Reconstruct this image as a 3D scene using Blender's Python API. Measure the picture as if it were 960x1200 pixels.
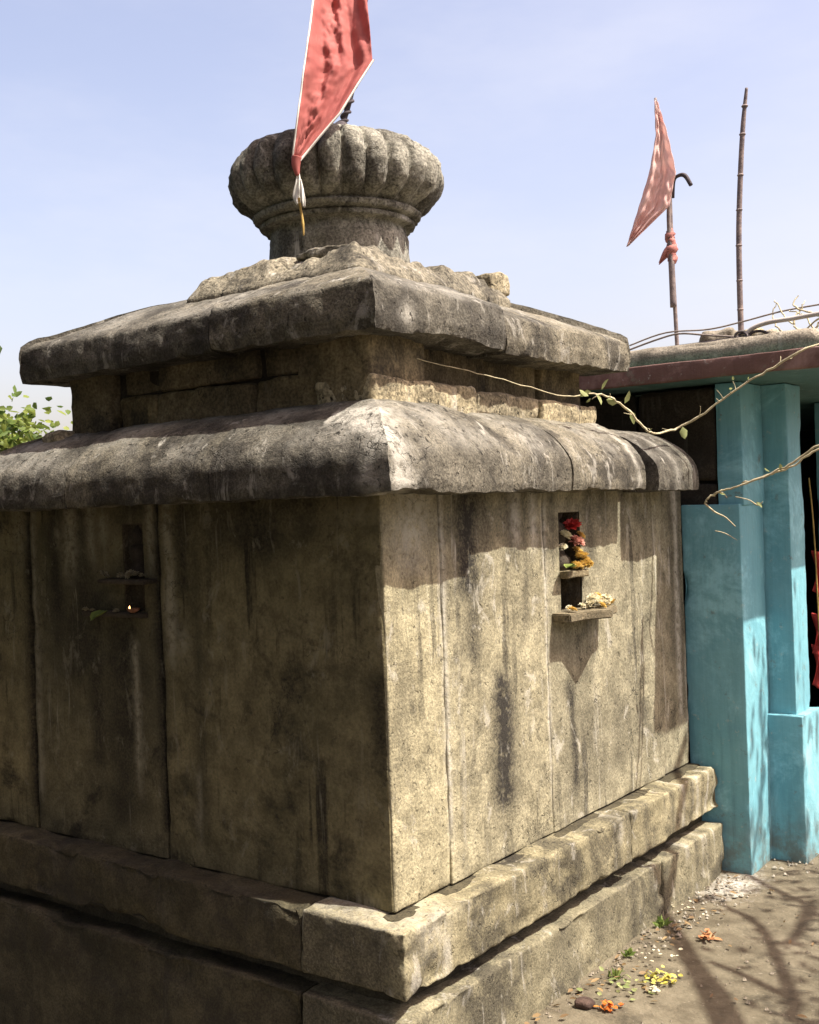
import bpy, bmesh, math, random
import numpy as np
import mathutils.noise as mnoise
from mathutils import Vector, Matrix, Quaternion

for o in list(bpy.data.objects): bpy.data.objects.remove(o)
scene = bpy.context.scene
C = scene.collection
random.seed(7)
rng = np.random.default_rng(11)

# ------------------------------------------------------------------ camera
FPX = 1318.36                       # focal length in pixels of the 960 x 1200 photograph
CAM = np.array([1.8438, -2.3452, 1.5])
YAW, PIT, ROL = .6414, -.0039, -.0356
_F = np.array([-math.sin(YAW) * math.cos(PIT), math.cos(YAW) * math.cos(PIT), math.sin(PIT)])
_R0 = np.array([math.cos(YAW), math.sin(YAW), 0.0])
_U0 = np.cross(_R0, _F)
_R = _R0 * math.cos(ROL) + _U0 * math.sin(ROL)
_U = -_R0 * math.sin(ROL) + _U0 * math.cos(ROL)
cam_data = bpy.data.cameras.new('camera')
cam = bpy.data.objects.new('camera', cam_data); C.objects.link(cam)
cam_data.sensor_fit = 'VERTICAL'; cam_data.sensor_height = 24.0
cam_data.lens = 24.0 * FPX / 1200.0
cam_data.clip_start = 0.02; cam_data.clip_end = 2000
M = Matrix(((_R[0], _U[0], -_F[0], CAM[0]), (_R[1], _U[1], -_F[1], CAM[1]), (_R[2], _U[2], -_F[2], CAM[2]), (0, 0, 0, 1)))
cam.matrix_world = M
scene.camera = cam
scene.render.resolution_x = 819; scene.render.resolution_y = 1024

# ------------------------------------------------------------------ sky, sun, exposure
SUN = Vector((1.0, .225, 1.8)).normalized()          # towards the sun
sun_el = math.asin(SUN.z); sun_az = math.atan2(SUN.x, SUN.y)
world = bpy.data.worlds.new('World'); scene.world = world; world.use_nodes = True
wn = world.node_tree; wn.nodes.clear()
sky = wn.nodes.new('ShaderNodeTexSky'); sky.sky_type = 'NISHITA'; sky.sun_disc = False
sky.sun_elevation = sun_el; sky.sun_rotation = sun_az
sky.air_density = 1.0; sky.dust_density = 4.5; sky.ozone_density = 1.0; sky.altitude = 100
bg = wn.nodes.new('ShaderNodeBackground'); bg.inputs['Strength'].default_value = 0.15
wo = wn.nodes.new('ShaderNodeOutputWorld')
tint = wn.nodes.new('ShaderNodeMix'); tint.data_type = 'RGBA'; tint.blend_type = 'MULTIPLY'; tint.inputs[0].default_value = 1
tint.inputs[7].default_value = (1.22, .985, .90, 1)            # white balance of the hazy sky
wn.links.new(sky.outputs[0], tint.inputs[6]); 
ctc = wn.nodes.new('ShaderNodeTexCoord'); cmap = wn.nodes.new('ShaderNodeMapping'); cmap.inputs['Scale'].default_value = (1, 1, 3)
cn = wn.nodes.new('ShaderNodeTexNoise'); cn.inputs['Scale'].default_value = 1.7; cn.inputs['Detail'].default_value = 6; cn.inputs['Roughness'].default_value = .6
cr = wn.nodes.new('ShaderNodeMapRange'); cr.interpolation_type = 'SMOOTHSTEP'; cr.inputs['From Min'].default_value = .42; cr.inputs['From Max'].default_value = .75; cr.inputs['To Max'].default_value = .38
cm = wn.nodes.new('ShaderNodeMix'); cm.data_type = 'RGBA'; cm.inputs[7].default_value = (3.1, 3.1, 3.45, 1)      # thin veil of high cloud
wn.links.new(ctc.outputs['Generated'], cmap.inputs[0]); wn.links.new(cmap.outputs[0], cn.inputs['Vector']); wn.links.new(cn.outputs['Fac'], cr.inputs['Value'])
wn.links.new(cr.outputs[0], cm.inputs[0]); wn.links.new(tint.outputs[2], cm.inputs[6]); wn.links.new(cm.outputs[2], bg.inputs[0]); wn.links.new(bg.outputs[0], wo.inputs[0])
sl = bpy.data.lights.new('sun', 'SUN'); sl.energy = 5.0; sl.angle = math.radians(.53); sl.color = (1.0, .95, .85)
so = bpy.data.objects.new('sun', sl); C.objects.link(so); so.location = (6, 2, 12)
so.rotation_euler = SUN.to_track_quat('Z', 'Y').to_euler()
vs = scene.view_settings
vs.view_transform = 'Standard'; vs.look = 'None'; vs.gamma = 1.0; vs.use_curve_mapping = False
vs.exposure = 1.05
scene.cycles.max_bounces = 6; scene.cycles.diffuse_bounces = 3; scene.cycles.transmission_bounces = 3

# ------------------------------------------------------------------ helpers: pixels to points
def hit(x, y, ax, val):
    d = _F + _R * (x - 480) / FPX - _U * (y - 600) / FPX
    i = 'xyz'.index(ax); t = (val - CAM[i]) / d[i]
    return CAM + d * t
def at_depth(x, y, P):
    d = _F + _R * (x - 480) / FPX - _U * (y - 600) / FPX
    t = ((np.array(P) - CAM) @ _F)
    return CAM + d * t

# ------------------------------------------------------------------ helpers: noise
def _h(ix, iy, iz, s):
    n = (ix.astype(np.uint64) * np.uint64(73856093)) ^ (iy.astype(np.uint64) * np.uint64(19349663)) ^ (iz.astype(np.uint64) * np.uint64(83492791)) ^ np.uint64(s * 2654435761 % (2**31))
    n = (n ^ (n >> np.uint64(13))) * np.uint64(1274126177)
    n = n ^ (n >> np.uint64(16))
    return (n & np.uint64(0xFFFF)).astype(float) / 65535.0
def vnoise(p, scale=1.0, seed=0):
    q = np.asarray(p) * scale + 1000.0
    i = np.floor(q).astype(np.int64); f = q - i; f = f * f * (3 - 2 * f)
    r = 0
    for dx in (0, 1):
        for dy in (0, 1):
            for dz in (0, 1):
                w = (f[:, 0] if dx else 1 - f[:, 0]) * (f[:, 1] if dy else 1 - f[:, 1]) * (f[:, 2] if dz else 1 - f[:, 2])
                r = r + w * _h(i[:, 0] + dx, i[:, 1] + dy, i[:, 2] + dz, seed)
    return r * 2 - 1
def fbm(p, scale=1.0, octaves=4, seed=0, rough=.5):
    r = 0; a = 1.0; t = 0
    for k in range(octaves):
        r = r + a * vnoise(p, scale * 2 ** k, seed + k * 7); t += a; a *= rough
    return r / t

# ------------------------------------------------------------------ helpers: objects
def tag(o, label=None, cat=None, group=None, kind=None):
    if label: o['label'] = label
    if cat: o['category'] = cat
    if group: o['group'] = group
    if kind: o['kind'] = kind
    return o
def empty(name, loc, label=None, cat=None, group=None):
    o = bpy.data.objects.new(name, None); C.objects.link(o); o.location = loc
    o.empty_display_size = .1
    return tag(o, label, cat, group)
def link(name, me, m, parent=None, smooth=True):
    o = bpy.data.objects.new(name, me); C.objects.link(o)
    if m is not None:
        me.materials.clear(); me.materials.append(m)
    if smooth: me.polygons.foreach_set('use_smooth', [True] * len(me.polygons))
    if parent is not None:
        o.parent = parent
        o.matrix_parent_inverse = Matrix.Translation(-Vector(parent.location)) if parent.type == 'EMPTY' else Matrix()
    return o
def mesh(name, V, Fs, m, parent=None, smooth=True, attrs=None):
    me = bpy.data.meshes.new(name)
    me.from_pydata([tuple(map(float, v)) for v in V], [], [tuple(map(int, f)) for f in Fs])
    me.update()
    if attrs:
        for k, a in attrs.items():
            at = me.attributes.new(k, 'FLOAT', 'POINT'); at.data.foreach_set('value', np.asarray(a, dtype=np.float32))
    return link(name, me, m, parent, smooth)
def fixnormals(o):
    bm = bmesh.new(); bm.from_mesh(o.data); bmesh.ops.recalc_face_normals(bm, faces=bm.faces); bm.to_mesh(o.data); bm.free()

def rbox(lo, hi, res=.03, r=.012, amp=.004, chip=.0, seed=0, nscale=9.0):
    """a stone: box grid with rounded, chipped edges and uneven faces"""
    lo = np.array(lo, float); hi = np.array(hi, float); size = hi - lo
    n = np.maximum(2, np.ceil(size / res).astype(int))
    r = min(r, size.min() * .45)
    G = [np.concatenate([lo[i] + np.array([0, .3, .65]) * r, np.linspace(lo[i] + r, hi[i] - r, n[i] + 1), hi[i] - np.array([.65, .3, 0]) * r]) for i in range(3)]
    V = []; Fc = []; base = 0
    for ax in range(3):
        a, b = [(1, 2), (2, 0), (0, 1)][ax]
        for side in (0, 1):
            uu, vv = np.meshgrid(G[a], G[b], indexing='ij')
            P = np.zeros(uu.shape + (3,)); P[..., a] = uu; P[..., b] = vv
            P[..., ax] = hi[ax] if side else lo[ax]
            idx = base + np.arange(uu.size).reshape(uu.shape)
            q = np.stack([idx[:-1, :-1], idx[1:, :-1], idx[1:, 1:], idx[:-1, 1:]], -1).reshape(-1, 4)
            if not side: q = q[:, ::-1]
            V.append(P.reshape(-1, 3)); Fc.append(q); base += uu.size
    V = np.concatenate(V); Fc = np.concatenate(Fc)
    key = np.round(V, 5); uq, inv = np.unique(key, axis=0, return_inverse=True); inv = inv.reshape(-1)
    V = uq; Fc = inv[Fc]
    q = np.clip(V, lo + r, hi - r); d = V - q; L = np.linalg.norm(d, axis=1, keepdims=True); nrm = d / np.maximum(L, 1e-9)
    edge = np.clip((L[:, 0] / r - 1) / .4, 0, 1)                   # 1 near box edges
    P = q + nrm * r
    P = P + nrm * (amp * fbm(V, nscale, 4, seed))[:, None]
    if chip > 0:
        # bite stone off near the edges
        dist = np.sort(np.minimum(V - lo, hi - V), axis=1)[:, 1]
        e = np.exp(-dist / (chip * 1.6))
        bite = np.clip(fbm(V, 7, 3, seed + 50) * 1.6 - .15, 0, 1) + .25 * np.clip(fbm(V, 22, 2, seed + 60), 0, 1)
        P = P - nrm * (chip * e * bite)[:, None]
    return P, Fc
def block(name, lo, hi, m, parent, attrs=None, **k):
    V, Fc = rbox(lo, hi, **k)
    a = {kk: f(V) for kk, f in attrs.items()} if attrs else None
    return mesh(name, V, Fc, m, parent, attrs=a)

def tube_data(pts, rad, seg=8, wob=0, cap=True):
    pts = [Vector(p) for p in pts]; n = len(pts)
    rad = rad if hasattr(rad, '__len__') else [rad] * n
    V = []; Fc = []
    t0 = (pts[1] - pts[0]).normalized(); ref = Vector((0, 0, 1)) if abs(t0.z) < .9 else Vector((1, 0, 0))
    nx = t0.cross(ref).normalized()
    for i, p in enumerate(pts):
        t = (pts[min(i + 1, n - 1)] - pts[max(i - 1, 0)]).normalized()
        nx = (nx - t * nx.dot(t)).normalized(); ny = t.cross(nx)
        for s in range(seg):
            a = 2 * math.pi * s / seg
            V.append(p + (nx * math.cos(a) + ny * math.sin(a)) * rad[i] * (1 + wob * random.uniform(-1, 1)))
    for i in range(n - 1):
        for s in range(seg):
            a = i * seg + s; b = i * seg + (s + 1) % seg
            Fc.append((a, b, b + seg, a + seg))
    if cap:
        Fc.append(tuple(range(seg - 1, -1, -1))); Fc.append(tuple((n - 1) * seg + s for s in range(seg)))
    return V, Fc
def merge(lst):
    V = []; Fc = []
    for v, f in lst:
        b = len(V); V += [tuple(x) for x in v]; Fc += [tuple(i + b for i in q) for q in f]
    return V, Fc
def spline(pts, k=6):
    pts = [Vector(p) for p in pts]; out = []
    for i in range(len(pts) - 1):
        p0 = pts[max(i - 1, 0)]; p1 = pts[i]; p2 = pts[i + 1]; p3 = pts[min(i + 2, len(pts) - 1)]
        for j in range(k):
            t = j / k
            out.append(.5 * ((2 * p1) + (p2 - p0) * t + (2 * p0 - 5 * p1 + 4 * p2 - p3) * t * t + (3 * p1 - p0 - 3 * p2 + p3) * t ** 3))
    out.append(pts[-1]); return out
def tube(name, pts, rad, m, parent=None, seg=8, sm=6, wob=0, jit=0):
    P = spline(pts, sm) if sm else pts
    if jit: P = [P[0]] + [p + Vector((random.gauss(0, jit), random.gauss(0, jit), random.gauss(0, jit))) for p in P[1:-1]] + [P[-1]]
    if hasattr(rad, '__len__'):
        rr = np.interp(np.linspace(0, 1, len(P)), np.linspace(0, 1, len(rad)), rad)
    else: rr = rad
    V, Fc = tube_data(P, rr, seg, wob)
    return mesh(name, V, Fc, m, parent)

# ------------------------------------------------------------------ materials
def mat(name):
    m = bpy.data.materials.new(name); m.use_nodes = True
    nt = m.node_tree; b = nt.nodes['Principled BSDF']; b.inputs['Roughness'].default_value = .9
    b.inputs['Specular IOR Level'].default_value = .25
    return m, nt, b
class NB:
    def __init__(s, nt): s.nt = nt; s.tc = nt.nodes.new('ShaderNodeTexCoord').outputs['Object']
    def L(s, a, b): s.nt.links.new(a, b)
    def mapping(s, scale, vec=None, loc=(0, 0, 0)):
        n = s.nt.nodes.new('ShaderNodeMapping'); n.inputs['Scale'].default_value = scale; n.inputs['Location'].default_value = loc
        s.L(vec or s.tc, n.inputs['Vector']); return n.outputs[0]
    def noise(s, scale, detail=4, rough=.55, vec=None, dist=0):
        n = s.nt.nodes.new('ShaderNodeTexNoise'); n.inputs['Scale'].default_value = scale; n.inputs['Detail'].default_value = detail
        n.inputs['Roughness'].default_value = rough; n.inputs['Distortion'].default_value = dist
        s.L(vec or s.tc, n.inputs['Vector']); return n.outputs['Fac']
    def voro(s, scale, vec=None, feature='F1', out='Distance'):
        n = s.nt.nodes.new('ShaderNodeTexVoronoi'); n.inputs['Scale'].default_value = scale; n.feature = feature
        s.L(vec or s.tc, n.inputs['Vector']); return n.outputs[out]
    def ramp(s, v, a, b, lo=0.0, hi=1.0):
        n = s.nt.nodes.new('ShaderNodeMapRange'); n.interpolation_type = 'SMOOTHSTEP'
        n.inputs['From Min'].default_value = a; n.inputs['From Max'].default_value = b
        n.inputs['To Min'].default_value = lo; n.inputs['To Max'].default_value = hi
        s.L(v, n.inputs['Value']); return n.outputs[0]
    def math(s, op, a, b=None):
        n = s.nt.nodes.new('ShaderNodeMath'); n.operation = op
        for i, v in enumerate((a, b)):
            if v is None: continue
            if isinstance(v, (int, float)): n.inputs[i].default_value = v
            else: s.L(v, n.inputs[i])
        return n.outputs[0]
    def mix(s, f, a, b, mode='MIX'):
        n = s.nt.nodes.new('ShaderNodeMix'); n.data_type = 'RGBA'; n.blend_type = mode
        if isinstance(f, (int, float)): n.inputs[0].default_value = f
        else: s.L(f, n.inputs[0])
        for i, v in ((6, a), (7, b)):
            if isinstance(v, tuple): n.inputs[i].default_value = (*v, 1)
            else: s.L(v, n.inputs[i])
        return n.outputs[2]
    def attr(s, name):
        n = s.nt.nodes.new('ShaderNodeAttribute'); n.attribute_name = name; return n.outputs['Fac']
    def bump(s, h, strength, dist, bsdf, prev=None):
        n = s.nt.nodes.new('ShaderNodeBump'); n.inputs['Strength'].default_value = strength; n.inputs['Distance'].default_value = dist
        s.L(h, n.inputs['Height'])
        if prev is not None: s.L(prev, n.inputs['Normal'])
        if bsdf is not None: s.L(n.outputs[0], bsdf.inputs['Normal'])
        return n.outputs[0]

def stone(name, ca, cb, dark=.5, streak=.4, lime=.3, grain=.5, darkcol=(.028, .025, .02), gscale=150, pits=.5, limecol=(.50, .48, .42), dlo=.5, dhi=.68, bump=.55, drip=1.6, crack=.8):
    m, nt, b = mat(name); N = NB(nt)
    big = N.noise(2.3, 5, .6); mid = N.noise(13, 5, .62); fine = N.noise(gscale, 3, .6)
    col = N.mix(N.ramp(big, .35, .65), ca, cb)
    rnd = nt.nodes.new('ShaderNodeObjectInfo').outputs['Random']      # every stone a little different
    col = N.mix(1.0, col, N.mix(rnd, (.82, .83, .86), (1.14, 1.12, 1.06)), 'MULTIPLY')
    col = N.mix(1.0, col, N.mix(N.ramp(mid, .3, .72), (.66, .65, .62), (1.2, 1.19, 1.16)), 'MULTIPLY')
    # grains of the stone: pale and dark specks
    sp = N.ramp(fine, .34, .66)
    col = N.mix(grain, col, N.mix(sp, (.36, .34, .31), (1.7, 1.66, 1.58)), 'MULTIPLY')
    # dark lichen in patches
    dn = N.noise(4.2, 6, .68, dist=.4)
    dmask = N.math('MULTIPLY', N.ramp(dn, dlo, dhi), dark)
    # dark algae runs, long in z
    sn = N.noise(1.0, 6, .62, vec=N.mapping((11, 11, .9)), dist=.25)
    sn2 = N.noise(1.0, 5, .6, vec=N.mapping((26, 26, 1.3), loc=(2, 7, 3)), dist=.2)
    smask = N.math('MULTIPLY', N.math('MAXIMUM', N.ramp(sn, .55, .65), N.math('MULTIPLY', N.ramp(sn2, .58, .66), .8)), streak)
    smask = N.math('MULTIPLY', smask, N.ramp(N.noise(3.0, 3), .38, .62))
    att = N.math('MULTIPLY', N.attr('stain_shade'), N.ramp(N.noise(26, 4, .65), .25, .55, .45, 1.0))
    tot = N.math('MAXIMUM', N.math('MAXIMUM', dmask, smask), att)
    # grains show through the growth
    tot = N.math('MULTIPLY', tot, N.ramp(fine, .25, .75, 1.0, .72))
    col = N.mix(tot, col, darkcol)
    # lime and pale lichen
    ln = N.noise(7.5, 6, .72, vec=N.mapping((1.6, 1.6, .8), loc=(3, 5, 1)), dist=.6)
    ls = N.noise(1.0, 7, .66, vec=N.mapping((17, 17, .8), loc=(9, 4, 6)), dist=.3)
    ls = N.math('MULTIPLY', N.ramp(ls, .58, .68), N.ramp(N.noise(2.6, 3), .42, .62))
    lmask = N.math('MULTIPLY', N.math('MAXIMUM', N.ramp(ln, .57, .67), N.math('MULTIPLY', ls, drip)), lime)
    la = N.math('MULTIPLY', N.attr('lime'), N.ramp(N.noise(34, 4, .7), .30, .60, .15, 1.0))
    col = N.mix(N.math('MAXIMUM', lmask, la), col, limecol)
    # pits
    pit = N.ramp(N.noise(42, 4, .6), .28, .40, 1.0, 0.0)
    col = N.mix(N.math('MULTIPLY', pit, pits), col, (.02, .018, .014))
    # hairline cracks
    wv = nt.nodes.new('ShaderNodeVectorMath'); wv.operation = 'ADD'; nv = nt.nodes.new('ShaderNodeTexNoise'); nv.inputs['Scale'].default_value = 5; nv.inputs['Detail'].default_value = 6
    N.L(N.tc, nv.inputs['Vector']); N.L(N.tc, wv.inputs[0]); N.L(nv.outputs['Color'], wv.inputs[1])
    ck = N.ramp(N.voro(2.6, wv.outputs[0], 'DISTANCE_TO_EDGE'), .0, .010, 1.0, 0.0)
    ck = N.math('MULTIPLY', N.math('MULTIPLY', ck, N.ramp(N.noise(2.1, 3), .50, .60)), crack)
    col = N.mix(ck, col, (.02, .018, .014))
    N.L(col, b.inputs['Base Color'])
    rgh = N.noise(55, 5, .7)
    h = N.math('ADD', N.math('MULTIPLY', mid, .6), N.math('MULTIPLY', rgh, .7))
    h = N.math('ADD', h, N.math('MULTIPLY', pit, -.6))
    h = N.math('ADD', h, N.math('MULTIPLY', ck, -.8))
    n1 = N.bump(h, bump, .012, None)
    N.bump(fine, .35, .003, b, n1)
    b.inputs['Roughness'].default_value = .93
    return m
def simple(name, col, rough=.8, var=.25, scale=20, bump=.0, spec=.25, col2=None, metal=0):
    m, nt, b = mat(name); N = NB(nt)
    n = N.noise(scale, 5, .6)
    c = N.mix(N.ramp(n, .3, .7), tuple(x * (1 - var) for x in col), col2 if col2 else tuple(min(1, x * (1 + var)) for x in col))
    N.L(c, b.inputs['Base Color']); b.inputs['Roughness'].default_value = rough; b.inputs['Specular IOR Level'].default_value = spec
    b.inputs['Metallic'].default_value = metal
    if bump: N.bump(N.noise(scale * 3, 5), bump, .01, b)
    return m

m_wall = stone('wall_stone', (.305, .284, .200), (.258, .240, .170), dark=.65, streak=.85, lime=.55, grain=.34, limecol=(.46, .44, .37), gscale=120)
m_wall_n = stone('shaded_wall_stone', (.170, .150, .088), (.115, .104, .061), dark=.88, streak=.95, lime=.35, grain=.22, limecol=(.28, .26, .19), drip=2.2, gscale=120, darkcol=(.014, .012, .009))  # darker wall copy: shade put into the colour along with dark algae
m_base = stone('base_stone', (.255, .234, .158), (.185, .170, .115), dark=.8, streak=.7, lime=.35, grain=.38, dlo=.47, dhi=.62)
m_base_n = stone('shaded_base_stone', (.085, .074, .045), (.052, .046, .029), dark=.88, streak=.6, lime=.15, grain=.4, limecol=(.18, .16, .115))  # left base copy, its colour darkened by painted shade plus algae
m_eave = stone('eave_stone', (.155, .145, .118), (.085, .080, .067), dark=.92, streak=.75, lime=.55, grain=.55, pits=.85, dlo=.46, dhi=.60, limecol=(.34, .325, .28), bump=.75)
m_neck = stone('neck_stone', (.19, .16, .10), (.12, .10, .066), dark=.85, streak=.6, lime=.2, grain=.45, gscale=110, dlo=.46, dhi=.60, limecol=(.3, .27, .2))
m_rough = stone('broken_stone', (.33, .295, .21), (.24, .215, .155), dark=.65, streak=.1, lime=.4, grain=.6, gscale=90, pits=.95, bump=.8)
m_bed = stone('bed_mortar', (.19, .178, .145), (.12, .113, .094), dark=.85, streak=.1, lime=.38, grain=.6, gscale=90, pits=.95, bump=.8, dlo=.46, dhi=.60)
m_amal = stone('amalaka_stone', (.265, .264, .238), (.175, .174, .156), dark=.8, streak=.2, lime=.8, grain=.55, gscale=120, dlo=.46, dhi=.60, limecol=(.36, .35, .30), bump=.8)
m_mortar = stone('mortar', (.30, .28, .24), (.20, .185, .16), dark=.7, streak=.3, lime=.4, grain=.4)
m_hall = stone('hall_stone', (.05, .044, .035), (.03, .026, .021), dark=.9, streak=.3, lime=.05, grain=.4)

# ------------------------------------------------------------------ ground
def ground():
    n = 90
    xs = np.concatenate([-np.geomspace(300, 3.2, 26), np.linspace(-3, 3, n), np.geomspace(3.2, 300, 26)])
    xx, yy = np.meshgrid(xs, xs + .8, indexing='ij')
    V = np.stack([xx.ravel(), yy.ravel(), np.zeros(xx.size)], 1)
    near = np.exp(-(xx.ravel() ** 2 + yy.ravel() ** 2) / 30)
    V[:, 2] = near * (.012 * fbm(V, 1.7, 4, 3) + .004 * fbm(V, 9, 3, 5)) - .004
    f_ = np.clip((.16 - V[:, 1]) / .45, 0, 1) * np.clip((.9 - V[:, 0]) / .8, 0, 1); V[:, 2] -= .42 * f_ * f_ * (3 - 2 * f_)
    k = len(xs); idx = np.arange(k * k).reshape(k, k)
    Fc = np.stack([idx[:-1, :-1], idx[1:, :-1], idx[1:, 1:], idx[:-1, 1:]], -1).reshape(-1, 4)
    m, nt, b = mat('packed_earth'); N = NB(nt)
    c = N.mix(N.ramp(N.noise(1.6, 6, .6), .35, .65), (.108, .093, .062), (.150, .130, .090))
    c = N.mix(1.0, c, N.mix(N.ramp(N.noise(9, 9, .65), .3, .7), (.62, .60, .57), (1.2, 1.2, 1.2)), 'MULTIPLY')
    c = N.mix(N.math('MULTIPLY', N.ramp(N.noise(5, 8, .7, dist=.8), .52, .66), .7), c, (.035, .030, .02))
    c = N.mix(N.math('MULTIPLY', N.ramp(N.noise(60, 4, .7), .60, .72), .5), c, (.28, .25, .19))
    vm = nt.nodes.new('ShaderNodeVectorMath'); vm.operation = 'DISTANCE'; N.L(N.mapping((1.0, .55, 0.0)), vm.inputs[0]); vm.inputs[1].default_value = (.20, 1.02, 0)
    sp = N.math('ADD', vm.outputs['Value'], N.math('MULTIPLY', N.math('SUBTRACT', N.noise(16, 8, .7), .5), .34))
    c = N.mix(N.math('MULTIPLY', N.ramp(sp, .0, .14, 1.0, 0.0), N.ramp(N.noise(70, 5, .7), .35, .6, .1, .85)), c, (.46, .45, .41))    # spilt lime powder
    N.L(c, b.inputs['Base Color'])
    n1 = N.bump(N.noise(22, 8, .65), .6, .02, None); N.bump(N.noise(140, 3), .4, .004, b, n1)
    b.inputs['Roughness'].default_value = .85
    o = mesh('ground', V, Fc, m); tag(o, kind='structure')
ground()

# ------------------------------------------------------------------ the shrine
shrine = empty('stone_shrine', (-.8, .8, 0), 'weathered square stone shrine with ribbed round capstone and overhanging eaves', 'shrine')
WT, WB, WR, WL = 1.56, .425, 1.97, -1.95       # wall top, wall bottom, right end, left end

def streaks(face, items):
    """growth and lime runs: (u, ztop, zbot, width, strength)"""
    def f(V):
        u = V[:, 1] if face == 'R' else V[:, 0]
        s = np.zeros(len(V))
        for (uc, zt, zb, w, st) in items:
            wob = .35 * w * fbm(np.stack([V[:, 2] * 1.0, V[:, 2] * 0 + uc * 7, V[:, 2] * 0], 1), 6, 3, 9)
            ww = w * (1 + .5 * fbm(np.stack([V[:, 2], V[:, 2] * 0 + uc * 3, V[:, 2] * 0 + 4], 1), 9, 3, 2))
            a = np.exp(-((u - uc - wob) / ww) ** 2)
            zn = V[:, 2] + .05 * fbm(V, 12, 3, 31)
            e = np.clip((zt - zn) / .05, 0, 1) * np.clip((zn - zb) / .10, 0, 1)
            s = np.maximum(s, a * e * st)
        return s
    return f
R_stain = streaks('R', [(.40, 1.6, 1.15, .10, 1.25), (.64, 1.6, 1.25, .06, .8), (1.16, 1.6, 1.2, .05, .8), (1.1, .85, .45, .16, .5), (1.35, .80, .5, .10, .45), (.42, 1.6, .95, .045, .95), (.50, 1.6, 1.25, .05, .8), (.56, 1.02, .50, .062, 1.35), (.60, 1.6, 1.1, .03, .6), (.72, 1.6, 1.05, .03, .65),  # stain runs, and one broad dark band low on the wall
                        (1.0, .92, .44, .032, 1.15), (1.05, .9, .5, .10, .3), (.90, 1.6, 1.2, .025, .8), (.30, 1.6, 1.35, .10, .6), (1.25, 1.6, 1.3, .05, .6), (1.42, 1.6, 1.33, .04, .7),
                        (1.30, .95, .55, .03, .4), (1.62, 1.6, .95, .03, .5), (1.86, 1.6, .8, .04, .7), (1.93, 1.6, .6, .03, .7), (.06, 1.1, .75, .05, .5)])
R_lime = streaks('R', [(.12, 1.6, 1.3, .09, .7), (.265, 1.6, .50, .012, .8), (.67, 1.6, 1.35, .03, .7), (.78, 1.6, 1.3, .02, .8), (.845, 1.55, .50, .009, .9), (1.9, 1.6, .55, .02, .9), (1.97, .9, .5, .02, .8)])
L_stain = streaks('L', [(-.45, 1.6, 1.30, .14, 1.0), (-1.42, 1.6, 1.05, .05, 1.0), (-1.05, 1.19, .70, .10, 1.0), (-1.22, 1.3, .6, .06, .9), (-.28, 1.6, 1.42, .10, 1.0), (-.78, 1.6, 1.2, .05, .9), (-1.0, 1.6, 1.40, .08, 1.0), (-1.57, 1.6, .42, .03, 1), (-1.3, 1.6, .9, .12, .9), (-1.1, 1.25, .45, .13, .85), (-.90, 1.6, .42, .025, 1), (-.72, 1.6, .45, .03, .6), (-.35, 1.6, 1.38, .18, .8), (-.6, 1.6, 1.3, .12, .8), (-.02, 1.1, .75, .035, .9), (-.2, 1.6, 1.48, .3, .6)])
L_lime = streaks('L', [(-1.54, 1.6, .5, .014, .6), (-1.62, 1.58, 1.3, .05, .35), (-1.33, 1.55, 1.25, .035, .9), (-1.22, 1.6, 1.3, .03, .7), (-1.16, 1.55, 1.36, .02, .7), (-1.40, 1.5, 1.35, .015, .6), (-.84, 1.57, 1.0, .022, 1.0), (-.80, 1.2, 1.02, .03, .7), (-.93, 1.6, 1.3, .02, .8), (-1.02, 1.15, .6, .018, .9), (-.74, .75, .45, .012, .5), (-.08, 1.56, 1.44, .10, .45)])

# core behind the slabs shows in the joints as mortar
block('mortar_core', (WL + .10, .15, .0), (-.15, WR - .10, 1.60), m_mortar, shrine, res=.12, r=.005, amp=0)
# right wall: upright slabs on plane x = 0, with an opening for the niche
NR = (.95, 1.085, 1.10, 1.47)      # niche y0 y1 z0 z1
ysR = [-.0, .262, .848, 1.72, WR]
def slab_R(y0, y1, z0, z1, k, proud=0):
    g = .0015
    block('wall_slab', (-.16, y0 + (g if y0 > 0.01 else 0), z0), (proud, y1 - g, z1), m_wall, shrine, res=.016, r=.005, amp=.0045, chip=.006, seed=k, attrs={'stain_shade': R_stain, 'lime': R_lime})
slab_R(0, .262, WB, WT, 1)
slab_R(.262, .848, WB, WT, 2, .003)
def holed(name, lo, hi, m, axis, sgn, hole, attrs, seed, amp, chip):
    V, Fc = rbox(lo, hi, res=.015, r=.005, amp=amp, chip=chip, seed=seed)
    u = 1 if axis == 0 else 0
    cen = V[Fc].mean(1); face = (cen[:, axis] * sgn > (max(lo[axis] * sgn, hi[axis] * sgn) - .03))
    ins = face & (cen[:, u] > hole[0]) & (cen[:, u] < hole[1]) & (cen[:, 2] > hole[2]) & (cen[:, 2] < hole[3])
    hv = V[Fc[ins]].reshape(-1, 3)
    bnd = (hv[:, u].min(), hv[:, u].max(), hv[:, 2].min(), hv[:, 2].max())
    mesh(name, V, Fc[~ins], m, shrine, attrs={k: f(V) for k, f in attrs.items()})
    a0, a1, z0, z1 = bnd; d0, d1 = (-.15, -.003) if axis == 0 else (.003, .15)
    for (p, q, zz0, zz1) in ((a0 - .02, a0 + .003, z0 - .02, z1 + .02), (a1 - .003, a1 + .02, z0 - .02, z1 + .02), (a0, a1, z0 - .02, z0 + .003), (a0, a1, z1 - .003, z1 + .02)):
        l_, h_ = ((d0, p, zz0), (d1, q, zz1)) if axis == 0 else ((p, d0, zz0), (q, d1, zz1))
        block('niche_side', l_, h_, m_niche, shrine, res=.02, r=.003, amp=.002)
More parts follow.
